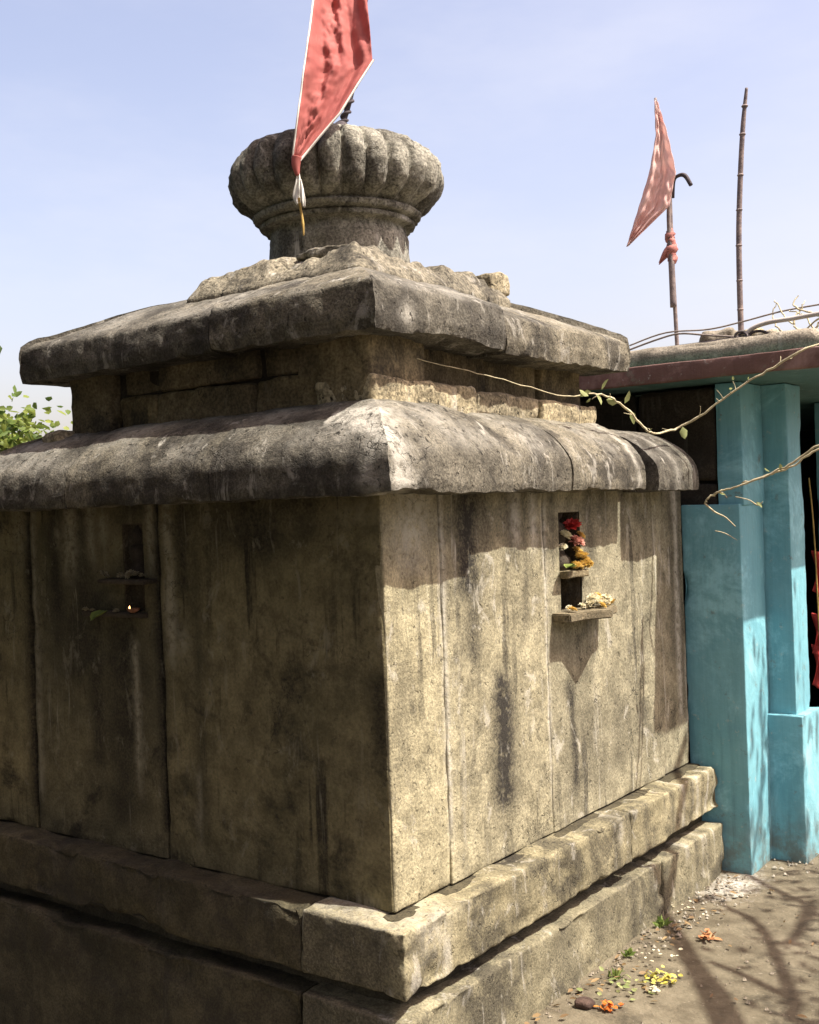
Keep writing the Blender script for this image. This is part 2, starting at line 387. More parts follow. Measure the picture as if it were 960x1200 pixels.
m_niche = stone('dark_niche_stone', (.085, .07, .048), (.05, .042, .03), dark=.6, streak=.3, lime=.1, grain=.4)  # darker brown stone for the niche sides and left niche back
holed('wall_slab', (-.16, .8495, WB), (.002, 1.7185, WT), m_wall, 0, 1, NR, {'stain_shade': R_stain, 'lime': R_lime}, 3, .0045, .006)
slab_R(1.72, WR, WB, WT, 7, -.004)
NLx = (-1.06, -.965, 1.20, 1.48)
def slab_L(x0, x1, z0, z1, k, proud=0):
    g = .004
    block('wall_slab', (x0 + g, -proud, z0), (x1 - (g if x1 < -.01 else .006), .16, z1), m_wall_n, shrine, res=.016, r=.005, amp=.005, chip=.008, seed=k + 20, attrs={'stain_shade': L_stain, 'lime': L_lime})
slab_L(WL, -1.572, WB, WT, 1, .002)
holed('wall_slab', (-1.561, 0, WB), (-.899, .16, WT), m_wall_n, 1, -1, NLx, {'stain_shade': L_stain, 'lime': L_lime}, 22, .005, .008)
slab_L(-.888, -.0, WB, WT, 6, .004)
# far sides
for i in range(3):
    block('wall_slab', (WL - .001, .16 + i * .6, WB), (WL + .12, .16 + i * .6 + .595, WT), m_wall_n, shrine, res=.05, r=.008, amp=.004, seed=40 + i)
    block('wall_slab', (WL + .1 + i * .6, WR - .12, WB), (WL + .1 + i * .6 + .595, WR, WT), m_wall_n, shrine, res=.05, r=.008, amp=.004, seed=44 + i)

# base courses: blocks with open joints
P1 = .107
B_stain = streaks('R', [(.95, .5, .0, .07, .75), (1.08, .5, .12, .05, .9), (1.18, .5, -.1, .04, .7), (1.32, .5, .0, .03, .8), (.45, .5, .2, .05, .5), (.18, .34, .22, .03, .7), (1.55, .5, .1, .02, .8), (1.72, .5, .0, .018, .8), (1.83, .5, .1, .014, .8), (.7, .2, -.1, .10, .6), (1.45, .2, -.1, .05, .7), (.2, .2, -.1, .12, .4)])
B_lime = streaks('R', [(1.12, .44, .33, .02, .9), (.02, .5, .3, .10, .35), (1.64, .5, .1, .012, .5), (1.78, .5, .1, .012, .5)])
def base_course(z0, z1, off, ycuts, xcuts, seed, chip, r, name='base_block'):
    for i in range(len(ycuts) - 1):
        a, b_ = ycuts[i], ycuts[i + 1]
        lo = (-.25, a + (.001 if i else 0), z0); hi = (off + (random.uniform(-.006, .004) if i else 0), b_ - .001, z1 + (random.uniform(-.006, .004) if i else 0))
        block(name, lo, hi, m_base, shrine, res=.015, r=r, amp=.015, chip=chip, seed=seed + i, nscale=7, attrs={'stain_shade': lambda V: np.maximum(B_stain(V), .8 * (V[:, 1] < -.085) * np.clip((.09 - V[:, 0]) / .05, 0, 1)), 'lime': B_lime})  # shade painted onto the near block's left-facing side, matching the left base
    for i in range(len(xcuts) - 1):
        a, b_ = xcuts[i + 1], xcuts[i]
        lo = (a + .001, -off, z0); hi = (b_ + .001, .22, z1 + .001)
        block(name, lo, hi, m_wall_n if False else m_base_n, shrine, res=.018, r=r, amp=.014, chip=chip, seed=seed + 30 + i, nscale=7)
base_course(.250, .425, P1, [-P1, 1.20, 2.0], [-.25, -1.95], 60, .045, .012)
base_course(-.60, .200, P1 + .012, [-P1 - .01, 1.42, 2.0], [-.25, -1.97], 80, .045, .012)
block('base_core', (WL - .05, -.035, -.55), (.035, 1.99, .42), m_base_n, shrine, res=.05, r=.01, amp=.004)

# ---- eaves: mitred blocks with a rounded back, swept from a profile
def resample(prof, step):
    P = np.array(prof, float); out = []
    for i in range(len(P)):
        a, b_ = P[i], P[(i + 1) % len(P)]
        n = max(1, int(np.ceil(np.linalg.norm(b_ - a) / step)))
        for j in range(n): out.append(a + (b_ - a) * j / n)
    return np.array(out)
def smooth_loop(P, it=2):
    for _ in range(it): P = .5 * P + .25 * (np.roll(P, 1, 0) + np.roll(P, -1, 0))
    return P
def eave_block(name, rect, side, s0, s1, prof, m, parent, mitre=(False, False), step=.012, seed=0, amp=.0075, out=0.0, lift=0.0, chip=.5, attrs=None):
    x0, x1, y0, y1 = rect
    P = resample(prof, step); nP = len(P)
    ns = max(2, int(abs(s1 - s0) / step))
    V = np.zeros((ns + 1, nP, 3))
    for i in range(ns + 1):
        t = i / ns
        d = P[:, 0] - out; z = P[:, 1] + lift
        a = s0 + (d if mitre[0] else 0); b_ = s1 - (d if mitre[1] else 0)
        s = a + (b_ - a) * t
        if side == 'R': X, Y = x1 - d, s
        elif side == 'L': X, Y = s, y0 + d
        elif side == 'B': X, Y = s, y1 - d
        else: X, Y = x0 + d, s
        V[i, :, 0] = X; V[i, :, 1] = Y; V[i, :, 2] = z
    idx = np.arange((ns + 1) * nP).reshape(ns + 1, nP)
    nx = np.roll(idx, -1, 1)
    Q = np.stack([idx[:-1], nx[:-1], nx[1:], idx[1:]], -1).reshape(-1, 4)
    cen = V.mean(1)
    Vf = V.reshape(-1, 3); caps = []
    o_faces = [tuple(q) for q in Q]
    for e, flip in ((0, False), (ns, True)):
        k = len(Vf); Vf = np.vstack([Vf, cen[e]])
        for j in range(nP):
            a, b_ = idx[e, j], idx[e, (j + 1) % nP]
            o_faces.append((k, b_, a) if not flip else (k, a, b_))
    # noise: all axes, from world position so that mitred blocks meet
    D = np.stack([fbm(Vf, 4, 5, 101, .6), fbm(Vf, 4, 5, 102, .6), fbm(Vf, 4, 5, 103, .6)], 1) * amp * 1.1
    D += np.stack([fbm(Vf, 24, 2, 111), fbm(Vf, 24, 2, 112), fbm(Vf, 24, 2, 113)], 1) * amp * .6
    W = Vf + D
    # chips along the lower arris
    zmin = Vf[:, 2].min()
    low = np.exp(-np.abs(Vf[:, 2] - zmin) / .022)
    bite = (np.clip(fbm(Vf, 8, 3, 140 + seed) * 1.8 - .1, 0, 1) + .5 * np.clip(fbm(Vf, 26, 3, 145 + seed), 0, 1)) * low * chip * .030
    W[:, 2] += bite
    at = {kk: f(W) for kk, f in attrs.items()} if attrs else {}
    zt_ = Vf[:, 2].min()
    lich = np.clip((Vf[:, 2] - zt_ - .10) / .04, 0, 1) * np.clip(.16 + .9 * fbm(Vf, 5, 5, 300, .65), 0, .5)
    at['lime'] = np.maximum(at.get('lime', 0), lich)
    o = mesh(name, W, o_faces, m, parent, attrs=at); fixnormals(o); o.data.set_sharp_from_angle(angle=math.radians(62))
    return o
# lower eave: fascia at 0.14 in front of the walls
E_rect = (-1.76, .14, -.14, 1.776)
def eprof(h=.085, top=.275):
    pr = [(.40, 1.545), (.30, 1.54), (.10, 1.536), (.0, 1.536), (-.004, 1.56), (.0, 1.536 + h)]
    for a in np.linspace(.12, 1, 14):
        ph = a * math.pi / 2
        pr.append((.27 * (1 - math.cos(ph) ** 1.28), 1.536 + h + (top - h) * math.sin(ph) ** 1.28))
    pr += [(.40, 1.536 + top + .01), (.40, 1.56)]
    return pr
def ridge_lime(V):
    # lime run over the near corner
    d = np.abs((V[:, 0] - .0) + (V[:, 1] - .0)) / 1.414
    along = (V[:, 0] - V[:, 1]) / 2
    return np.clip(np.exp(-((V[:, 1] + .09 + .05 * fbm(V, 14, 3, 5) - .25 * (.14 - V[:, 0])) / .045) ** 2) * (V[:, 0] > -.14) * 1.35, 0, 1.2)
def far_lime(V):
    return np.clip(np.exp(-((V[:, 1] - 1.33 - .2 * (.14 - V[:, 0]) + .02 * fbm(V, 14, 3, 5)) / .018) ** 2) * .9 + np.exp(-((V[:, 1] - 1.60) / .03) ** 2) * .5 + ridge_lime(V), 0, 1.2)
ea = {'lime': far_lime}
eave_block('eave_block', E_rect, 'R', -.14, .42, eprof(), m_eave, shrine, (True, False), seed=1, attrs=ea)
eave_block('eave_block', E_rect, 'R', .424, .86, eprof(.08, .27), m_eave, shrine, seed=2, out=-.035, attrs=ea)
eave_block('eave_block', E_rect, 'R', .864, 1.395, eprof(.08, .265), m_eave, shrine, seed=3, out=-.03, attrs=ea)
eave_block('eave_block', E_rect, 'R', 1.43, 1.80, eprof(.075, .24), m_eave, shrine, seed=4, out=.004, lift=-.008, attrs=ea)
eave_block('eave_block', E_rect, 'L', .14, -.55, eprof(), m_eave, shrine, (False, False), seed=5) if False else None
eave_block('eave_block', E_rect, 'L', -.50, .14, eprof(), m_eave, shrine, (False, True), seed=5, attrs={'lime': ridge_lime})
eave_block('eave_block', E_rect, 'L', -1.16, -.504, eprof(.08, .27), m_eave, shrine, seed=6)
eave_block('eave_block', E_rect, 'L', -1.76, -1.164, eprof(.08, .265), m_eave, shrine, (True, False), seed=7)
eave_block('eave_block', E_rect, 'B', -1.76, .14 - .45, eprof(), m_eave, shrine, (True, False), seed=8, step=.04)
eave_block('eave_block', E_rect, 'W', -.14, 1.776, eprof(), m_eave, shrine, (True, True), seed=9, step=.04)
block('joint_mortar', (-.2, 1.385, 1.555), (.04, 1.44, 1.62), m_eave, shrine, res=.02, r=.006, amp=.006)
block('eave_core', (-1.6, .0, 1.56), (-.0, 1.62, 1.72), m_eave, shrine, res=.08, r=.02, amp=.005)

# ---- neck: two courses between the eaves
def neck():
    ys = [.08, .62, 1.02, 1.43]
    for i in range(3):       # rough pale lower course, standing forward on the sunny side
        block('neck_block', (-.30, ys[i] + .003, 1.76), (-.08 - [0, .012, .006][i], ys[i + 1] - .003, 1.872 - [0, .012, .02][i]), m_rough, shrine, res=.014, r=.014, amp=.014, chip=.02, seed=120 + i, nscale=16)
    ys = [.10, .34, .78, 1.12, 1.42]
    for i in range(4):
        block('neck_block', (-.38, ys[i] + .004, 1.84), (-.155 + [.04, 0, -.01, .01][i], ys[i + 1] - .004, 2.02), m_neck, shrine, res=.025, r=.012, amp=.008, chip=.012, seed=130 + i)
    xs = [-.085, -.30, -.55, -1.0, -1.20, -1.43]
    for i in range(5):
        a, b_ = xs[i + 1], xs[i]
        h = 1.90 if i in (1, 2, 3) else 2.02
        block('neck_block', (a + .005, .085 + [.0, .015, .01, .03, 0][i], 1.76), (b_ - .005, .36, h), m_neck, shrine, res=.022, r=.014, amp=.009, chip=.016, seed=140 + i)
        if h < 2: block('neck_block', (a + .02, .10 + [.0, .02, .0, .03, 0][i], h + .004), (b_ + .01, .36, 2.02), m_neck, shrine, res=.022, r=.014, amp=.009, chip=.014, seed=150 + i)
    block('neck_core', (-1.40, .13, 1.70), (-.19, 1.40, 2.02), m_hall, shrine, res=.1, r=.01, amp=.002)
neck()
block('fallen_chip', (-1.52, .03, 1.735), (-1.40, .14, 1.80), m_rough, shrine, res=.012, r=.02, amp=.02, seed=161, nscale=14)

# ---- upper roof slab
S_rect = (-1.585, .0, -.0, 1.535)
def sprof(h=.145, top=.295):
    pr = [(.45, 1.985), (.30, 1.98), (.08, 1.978), (.004, 1.980), (-.004, 2.02), (-.002, 1.98 + h * .6), (.004, 1.98 + h * .88), (.022, 1.98 + h)]
    for t in np.linspace(.1, 1, 10):
        pr.append((.03 + .42 * t, 1.98 + h + (top - h) * (1 - (1 - t) ** 1.35)))
    pr += [(.55, 1.98 + top), (.55, 2.0)]
    return pr
sa = {'lime': lambda V: .8 * np.exp(-(((V[:, 1] - .14) / .035) ** 2 + ((V[:, 2] - 2.03) / .035) ** 2)) * (V[:, 0] > -.05)}
eave_block('roof_slab', S_rect, 'R', .0, .655, sprof(), m_eave, shrine, (True, False), seed=11, attrs=sa)
eave_block('roof_slab', S_rect, 'R', .665, 1.535, sprof(.128, .28), m_eave, shrine, (False, True), seed=12, lift=-.006, out=-.004)
eave_block('roof_slab', S_rect, 'L', -.62, .0, sprof(), m_eave, shrine, (False, True), seed=13)
eave_block('roof_slab', S_rect, 'L', -1.585, -.628, sprof(.13, .295), m_eave, shrine, (True, False), seed=14, out=-.004)
eave_block('roof_slab', S_rect, 'B', -1.585, .0, sprof(), m_eave, shrine, (True, True), seed=15, step=.035)
eave_block('roof_slab', S_rect, 'W', .0, 1.535, sprof(), m_eave, shrine, (True, True), seed=16, step=.035)
# broken mortar bed that carries the capstone
def bed():
    V, Fc = rbox((-.95, .30, 2.14), (-.30, 1.04, 2.314), res=.013, r=.02, amp=.014, chip=.035, seed=170, nscale=9)
    c = np.array([-.77, .77]); d = np.max(np.abs(V[:, :2] - c), axis=1)
    up = V[:, 2] > 2.26
    k_ = 1 + .16 * np.clip((2.315 - V[:, 2]) / .10, 0, 1); V[:, 0] = c[0] + (V[:, 0] - c[0]) * k_; V[:, 1] = c[1] + (V[:, 1] - c[1]) * k_
    V[:, 2] += np.where(up, .016 * fbm(V, 9, 4, 8) + .010 * fbm(V, 30, 3, 9) - .05 * np.clip((d - .25) / .2, 0, 1) * np.clip(fbm(V, 6, 3, 12) * 2, 0, 1), 0)
    mesh('bed_slab', V, Fc, m_bed, shrine)
bed()
for i, (x, y, sx, sy, z, h) in enumerate([(-.46, .37, .12, .05, 2.290, .035), (-.30, 1.06, .04, .06, 2.245, .075)]):
    block('rubble_stone', (x - sx, y - sy, z), (x + sx, y + sy, z + h), m_bed if i < 1 else m_rough, shrine, res=.012, r=.012, amp=.016, chip=.03, seed=180 + i, nscale=15)

# ---- capstone: ribbed disc on a round neck
AC = np.array([-.785, .805])
def amalaka():
    prof = [(.265, 2.28), (.255, 2.38), (.252, 2.47), (.248, 2.500), (.250, 2.507), (.278, 2.510), (.282, 2.526), (.270, 2.531), (.300, 2.535), (.306, 2.556), (.290, 2.563), (.312, 2.572), (.348, 2.592), (.376, 2.625), (.390, 2.668), (.388, 2.708), (.370, 2.748), (.336, 2.784), (.285, 2.808), (.235, 2.820), (.18, 2.825), (.168, 2.83), (.150, 2.850), (.10, 2.868), (.05, 2.875), (.0, 2.876)]
    P = np.array(prof); t = np.linspace(0, 1, len(P)); tt = np.linspace(0, 1, 90)
    r = np.interp(tt, t, P[:, 0]); z = np.interp(tt, t, P[:, 1])
    k = 27; na = 324
    th = np.arange(na) / na * 2 * math.pi
    rib = np.abs(np.cos(th * k / 2)) ** .6                     # rounded lobes, sharp valleys
    w = np.clip((z - 2.555) / .03, 0, 1) * np.clip((2.822 - z) / .03, 0, 1)
    R = r[:, None] * (1 - w[:, None] * .105 * (1 - rib[None, :]))
    V = np.stack([AC[0] + R * np.cos(th), AC[1] + R * np.sin(th), np.repeat(z[:, None], na, 1)], -1).reshape(-1, 3)
    n = V - np.array([AC[0], AC[1], 2.66]); n /= np.maximum(np.linalg.norm(n, axis=1, keepdims=True), 1e-6)
    V = V + n * (.014 * fbm(V, 9, 4, 200) + .011 * fbm(V, 30, 4, 210))[:, None]
    idx = np.arange(len(tt) * na).reshape(len(tt), na); nx = np.roll(idx, -1, 1)
    Q = np.stack([idx[:-1], nx[:-1], nx[1:], idx[1:]], -1).reshape(-1, 4)
    mesh('capstone', V, Q, m_amal, shrine)
amalaka()

# ---- niches: ledge, idol, shelf
m_black = stone('near_black_stone', (.055, .045, .035), (.03, .026, .022), dark=.5, streak=.2, lime=.05, grain=.3)  # near-black stone for idols, right niche back and left ledges
m_shelf = stone('shelf_stone', (.20, .17, .11), (.14, .12, .08), dark=.3, streak=.1, lime=.2, grain=.4)
def poly_prism(name, pts, z0, z1, m, parent, bev=.004):
    bm = bmesh.new()
    vs_ = [bm.verts.new((p[0], p[1], z0)) for p in pts]
    f = bm.faces.new(vs_); r = bmesh.ops.extrude_face_region(bm, geom=[f])
    for v in r['geom']:
        if isinstance(v, bmesh.types.BMVert): v.co.z = z1
    bmesh.ops.recalc_face_normals(bm, faces=bm.faces)
    bmesh.ops.bevel(bm, geom=bm.edges[:], offset=bev, segments=2, affect='EDGES')
    me = bpy.data.meshes.new(name); bm.to_mesh(me); bm.free()
    return link(name, me, m, parent, smooth=False)
def lathe(name, cx, cy, prof, m, parent=None, seg=20, sx=1, sy=1, tilt=None):
    V = []; Fc = []
    for r, z in prof:
        for s in range(seg):
            a = 2 * math.pi * s / seg; V.append((cx + r * sx * math.cos(a), cy + r * sy * math.sin(a), z))
    for i in range(len(prof) - 1):
        for s in range(seg):
            a = i * seg + s; b_ = i * seg + (s + 1) % seg; Fc.append((a, b_, b_ + seg, a + seg))
    Fc.append(tuple(range(seg - 1, -1, -1))); Fc.append(tuple((len(prof) - 1) * seg + s for s in range(seg)))
    return mesh(name, V, Fc, m, parent)
# back of the niches
block('niche_back', (-.15, NR[0] - .01, NR[2] - .02), (-.075, NR[1] + .01, NR[3] + .02), m_black, shrine, res=.02, r=.004, amp=.004)
block('niche_back', (NLx[0] - .01, .022, NLx[2] - .02), (NLx[1] + .01, .15, NLx[3] + .02), m_niche, shrine, res=.02, r=.004, amp=.004)
idol_prof = [(.045, 0), (.052, .02), (.05, .04), (.034, .055), (.03, .08), (.042, .11), (.046, .135), (.036, .155), (.018, .163), (.018, .17), (.028, .18), (.032, .20), (.026, .22), (.016, .235), (.006, .25)]
lathe('idol', -.055, 1.015, [(r, z + 1.27) for r, z in idol_prof], m_black, shrine, sy=1.15)
lathe('idol', -1.012, .025, [(r * .75, z * .68 + 1.305) for r, z in idol_prof], m_black, shrine)
# right: upper ledge and shelf with a pointed nose
block('niche_ledge', (-.09, .94, 1.245), (.035, 1.09, 1.27), m_shelf, shrine, res=.012, r=.006, amp=.004, chip=.006, seed=300)
poly_prism('shelf', [(-.05, .88), (.076, .872), (.078, .955), (.13, 1.06), (.08, 1.17), (.074, 1.215), (-.05, 1.21)], 1.108, 1.136, m_shelf, shrine)
# left
block('niche_ledge', (-1.13, -.06, 1.29), (-.90, .09, 1.308), m_black, shrine, res=.014, r=.006, amp=.004, chip=.008, seed=301)
block('shelf', (-1.24, -.035, 1.18), (-.95, .10, 1.20), m_black, shrine, res=.014, r=.006, amp=.004, chip=.008, seed=302)

# ------------------------------------------------------------------ the painted hall beside it
def paint(name, ca, cb):
    m, nt, b = mat(name); N = NB(nt)
    c = N.mix(N.ramp(N.noise(3, 6, .6), .3, .7), ca, cb)
    c = N.mix(N.math('MULTIPLY', N.ramp(N.noise(1, 6, .65, vec=N.mapping((16, 16, 1.2))), .55, .72), .45), c, tuple(x * .45 for x in ca))
    c = N.mix(N.math('MULTIPLY', N.ramp(N.noise(30, 8, .7), .60, .68), .5), c, (.42, .46, .42))
    c = N.mix(N.math('MULTIPLY', N.ramp(N.noise(11, 8, .72), .60, .66), .6), c, (.13, .13, .10))
    c = N.mix(N.math('MULTIPLY', N.ramp(N.noise(2.2, 9, .75, dist=.5), .52, .66), .55), c, tuple(min(1, x * 1.5 + .08) for x in cb))
    c = N.mix(1.0, c, N.mix(N.noise(1, 5, .7, vec=N.mapping((90, 90, 5))), (.80, .80, .80), (1.2, 1.2, 1.2)), 'MULTIPLY')
    sz = nt.nodes.new('ShaderNodeSeparateXYZ'); N.L(N.tc, sz.inputs[0])
    splash_ = N.math('MULTIPLY', N.ramp(sz.outputs[2], .0, .30, 1.0, 0.0), N.ramp(N.noise(9, 7, .7), .36, .62))
    c = N.mix(N.math('MULTIPLY', splash_, .75), c, (.13, .115, .085))       # mud splashed up from the ground
    N.L(c, b.inputs['Base Color']); b.inputs['Roughness'].default_value = .62; b.inputs['Specular IOR Level'].default_value = .35
    N.bump(N.noise(30, 7, .6), .3, .01, b); return m
m_blue = paint('blue_limewash', (.130, .335, .400), (.180, .405, .460))
m_red = paint('red_oxide_paint', (.110, .060, .050), (.145, .080, .066))
m_conc = stone('roof_concrete', (.30, .27, .22), (.22, .20, .165), dark=.6, streak=.3, lime=.2, grain=.4)
m_soff = paint('green_blue_soffit', (.06, .13, .125), (.085, .17, .155))
m_dark = simple('dark_plaster', (.035, .03, .026), .9, .3, 6)
hall = empty('painted_hall', (.2, 2.6, 0), 'sky blue painted hall with red edged flat canopy roof beside the stone shrine', 'building')
kb = dict(res=.022, r=.005, amp=.003, chip=.012)
# rear dark stone wall between shrine and pillar
for j in range(5):
    xs = [-2.2, -1.6, -1.0, -.5, -.12, .128]
    for i in range(5):
        off = .0 if j % 2 else -.1
        a = xs[i] + (off if 0 < i else 0); b_ = xs[i + 1] + (off if i < 4 else 0)
        block('wall_stone', (a + .004, 2.045 + random.uniform(-.015, .01), .0 + j * .39 + .004), (b_ - .004, 2.25, (j + 1) * .39 - .004), m_hall, hall, res=.05, r=.02, amp=.012, chip=.02, seed=400 + j * 7 + i)
block('lower_pier', (-.02, 2.005, -.05), (.226, 2.272, 1.47), m_blue, hall, seed=1, **kb)
block('pillar', (.130, 2.030, 1.46), (.236, 2.270, 1.955), m_blue, hall, seed=2, **kb)
block('door_jamb', (.10, 2.276, .0), (.335, 2.46, 1.955), m_blue, hall, seed=3, **kb)
block('dado', (.11, 2.245, -.05), (.368, 2.50, .595), m_blue, hall, seed=4, **kb)
block('far_jamb', (.10, 3.42, -.05), (.335, 3.7, 1.955), m_blue, hall, seed=5, **kb)
block('side_wall', (.12, 3.7, -.05), (.30, 6.0, 1.955), m_blue, hall, seed=6, res=.1, r=.006, amp=.003)
block('back_wall', (-2.2, 5.9, -.05), (.12, 6.0, 1.955), m_dark, hall, res=.2, r=.006, amp=.0)
block('inner_wall', (-2.2, 2.26, -.05), (-2.1, 5.9, 1.955), m_dark, hall, res=.2, r=.006, amp=.0)
block('partition', (-.9, 2.26, -.05), (-.8, 5.9, 1.955), m_dark, hall, res=.2, r=.006, amp=.0)
# canopy slab: soffit part, red painted edge part, concrete top
block('canopy_slab', (-2.2, 1.82, 1.957), (.748, 6.1, 2.024), m_soff, hall, seed=7, res=.06, r=.006, amp=.003)
block('canopy_edge', (-2.2, 1.800, 1.955), (.755, 1.825, 2.030), m_red, hall, seed=8, res=.02, r=.006, amp=.004, chip=.008)
block('canopy_edge', (.742, 1.826, 1.955), (.760, 6.1, 2.030), m_red, hall, seed=9, res=.05, r=.006, amp=.004, chip=.008)
block('roof_screed', (-2.2, 1.90, 2.028), (.60, 6.0, 2.115), m_conc, hall, seed=10, res=.04, r=.04, amp=.014, chip=.03, nscale=6)
for i, (x, y, s) in enumerate([(.16, 2.02, .07), (.27, 2.05, .06), (.36, 2.0, .05), (.10, 2.1, .05)]):
    block('roof_rubble', (x - s, y - s * .8, 2.085), (x + s, y + s * .8, 2.09 + s * 1.1), m_rough if i % 2 else m_conc, hall, res=.015, r=.03, amp=.02, chip=.02, seed=500 + i, nscale=12)

# ------------------------------------------------------------------ cloth
def cloth_mat(name, ca, cb, trans=.3):
    m, nt, b = mat(name); N = NB(nt)
    c = N.mix(N.ramp(N.noise(9, 5, .6), .3, .7), ca, cb)
    c = N.mix(N.math('MULTIPLY', N.ramp(N.noise(25, 6, .7), .58, .7), .25), c, tuple(min(1, x * 1.5 + .05) for x in cb))
    N.L(c, b.inputs['Base Color']); b.inputs['Roughness'].default_value = .8
    wv = N.noise(400, 1); N.bump(wv, .15, .002, b)
    tr = nt.nodes.new('ShaderNodeBsdfTranslucent'); N.L(c, tr.inputs['Color'])
    mx = nt.nodes.new('ShaderNodeMixShader'); mx.inputs[0].default_value = trans
    out = nt.nodes['Material Output']; N.L(b.outputs[0], mx.inputs[1]); N.L(tr.outputs[0], mx.inputs[2]); N.L(mx.outputs[0], out.inputs['Surface'])
    return m
m_faded = cloth_mat('faded_red_cotton', (.42, .16, .14), (.5, .22, .19), .25)
m_flag = cloth_mat('red_cotton', (.40, .115, .105), (.50, .165, .145))
m_flag2 = cloth_mat('faded_cotton', (.80, .55, .50), (.86, .68, .63), .5)
m_white = cloth_mat('white_trim', (.72, .70, .64), (.80, .78, .72), .2)
m_iron = simple('rusty_iron', (.05, .04, .045), .7, .4, 60, .3)
m_bamboo = simple('grey_bamboo', (.16, .13, .135), .7, .3, 30, .2, col2=(.24, .19, .17))
m_twig = simple('dry_twig', (.28, .22, .14), .85, .3, 40, .3)
m_pale_twig = simple('pale_vine', (.42, .37, .24), .8, .25, 40, .2)
def sheet(name, left, right, rows, cols, m, parent, fold, thick=.0015, sm=True):
    """cloth between two edge curves, folded"""
    Ls = spline(left, 8) if sm else [Vector(p) for p in left]; Rs = spline(right, 8) if sm else [Vector(p) for p in right]
    def samp(P, t):
        q = t * (len(P) - 1); i = min(int(q), len(P) - 2); return P[i].lerp(P[i + 1], q - i)
    V = []; Fc = []
    for i in range(rows + 1):
        t = i / rows; a = samp(Ls, t); b_ = samp(Rs, t)
        for j in range(cols + 1):
            u = j / cols; p = a.lerp(b_, u)
            V.append(p + fold(u, t, (b_ - a).length))
    for i in range(rows):
        for j in range(cols):
            k = i * (cols + 1) + j; Fc.append((k, k + 1, k + cols + 2, k + cols + 1))
    o = mesh(name, V, Fc, m, parent)
    s = o.modifiers.new('thickness', 'SOLIDIFY'); s.thickness = thick; s.offset = 0
    return o
FW = Vector(_F); RT = Vector(_R)

# main flag on its twisted iron rod on top of the capstone
ref = np.array([AC[0], AC[1], 2.9])
def pf(x, y, fwd=0): return Vector(at_depth(x, y, ref + _F * fwd))
flag = empty('temple_flag', (AC[0], AC[1], 2.87), 'large red pennant with white trim hanging from iron rod on the capstone', 'flag')
rod = [pf(398, 152), pf(404, 138), pf(412, 108), pf(420, 60), pf(428, 0), pf(436, -60), pf(444, -130), pf(450, -190)]
tube('rod', rod, .010, m_iron, flag, 8)
tw = []
P = spline(rod[:4], 14)
for i, p in enumerate(P):
    a = i * 1.05; tw.append(p + RT * .013 * math.cos(a) + FW * .013 * math.sin(a))
tube('rod_twist', tw, .006, m_iron, flag, 6, sm=2)
tube('rod_foot', [pf(396, 160), pf(400, 150), pf(403, 142)], [.05, .032, .012], m_iron, flag, 10)
def fold1(u, t, w):
    env = min(1, max(0, (1 - t) * 3)) 
    z = .05 * abs(u - .47 + .03 * math.sin(t * 6)) * 2 + .014 * math.sin(u * 13 + 2.0 * t + .5) + .008 * math.sin(u * 25 + 4 * math.sin(t * 5))
    crk = .016 * mnoise.fractal(Vector((u * 5, t * 16, 2.0)), 1.0, 2.0, 4) * (.35 + math.exp(-((u - .36) / .16) ** 2)) + .010 * mnoise.noise(Vector((u * 3 + 7, t * 5, 1)))
    return -FW * (z * env + crk)
FO = -.42
lf = [pf(446, -190, -.02), pf(410, -110, -.12), pf(384, -45, -.22), pf(371, 0, -.29), pf(366, 45, -.34), pf(358, 95, -.39), pf(351, 140, FO), pf(344, 186, FO)]
rf = [pf(450, -190, .0), pf(438, -110, -.08), pf(430, -45, -.16), pf(430, 0, -.22), pf(434, 40, -.27), pf(437, 76, -.30), pf(398, 136, -.37), pf(350, 188, FO)]
cl = sheet('cloth', lf, rf, 170, 44, m_flag, flag, fold1, sm=False)
def edge_strip(name, P, width, m, parent, k, fold, u, other):
    Ps = [P[i].lerp(P[i + 1], j / 8) for i in range(len(P) - 1) for j in range(8)] + [P[-1]]
    Os = [other[i].lerp(other[i + 1], j / 8) for i in range(len(P) - 1) for j in range(8)] + [other[-1]]; n = len(Ps); V = []; Fc = []
    for i in range(n):
        t = i / (n - 1); f = fold(u, t, 0); d = (Os[i] - Ps[i])
        d = d.normalized() if d.length > 1e-5 else RT
        V += [Ps[i] + f - FW * .004, Ps[i] + f - d * width - FW * .004, Ps[i] + f + FW * .004, Ps[i] + f - d * width + FW * .004]
    for i in range(n - 1):
        a = 4 * i; Fc += [(a, a + 1, a + 5, a + 4), (a + 1, a + 3, a + 7, a + 5), (a + 3, a + 2, a + 6, a + 7), (a + 2, a, a + 4, a + 6)]
    return mesh(name, V, Fc, m, parent)
edge_strip('trim', lf, .006, m_white, cl, 0, fold1, 0, rf)
edge_strip('trim', rf[5:], .008, m_white, cl, 0, lambda u, t, w: fold1(1, 5 / 7 + 2 / 7 * t, w), 1, lf[5:])
tube('tassel', [pf(348, 184, FO), pf(347, 194, FO), pf(349, 206, FO)], [.018, .014, .006], m_flag, flag, 8)
rib = lambda u, t, w: -FW * .008 * math.sin(u * 9 + t * 6) * t
sheet('tassel_ribbon', [pf(348, 196, FO), pf(347, 212, FO), pf(343, 230, FO), pf(348, 240, FO)], [pf(350, 196, FO), pf(353, 214, FO), pf(356, 228, FO), pf(352, 238, FO)], 24, 10, m_white, flag, rib)
sheet('tassel_ribbon', [pf(350, 210, FO - .01), pf(351, 226, FO - .01), pf(355, 242, FO - .01)], [pf(353, 210, FO - .01), pf(357, 228, FO - .01), pf(358, 243, FO - .01)], 16, 6, m_white, flag, rib)
m_gold = simple('ochre_cord', (.38, .26, .08), .8, .25, 60)
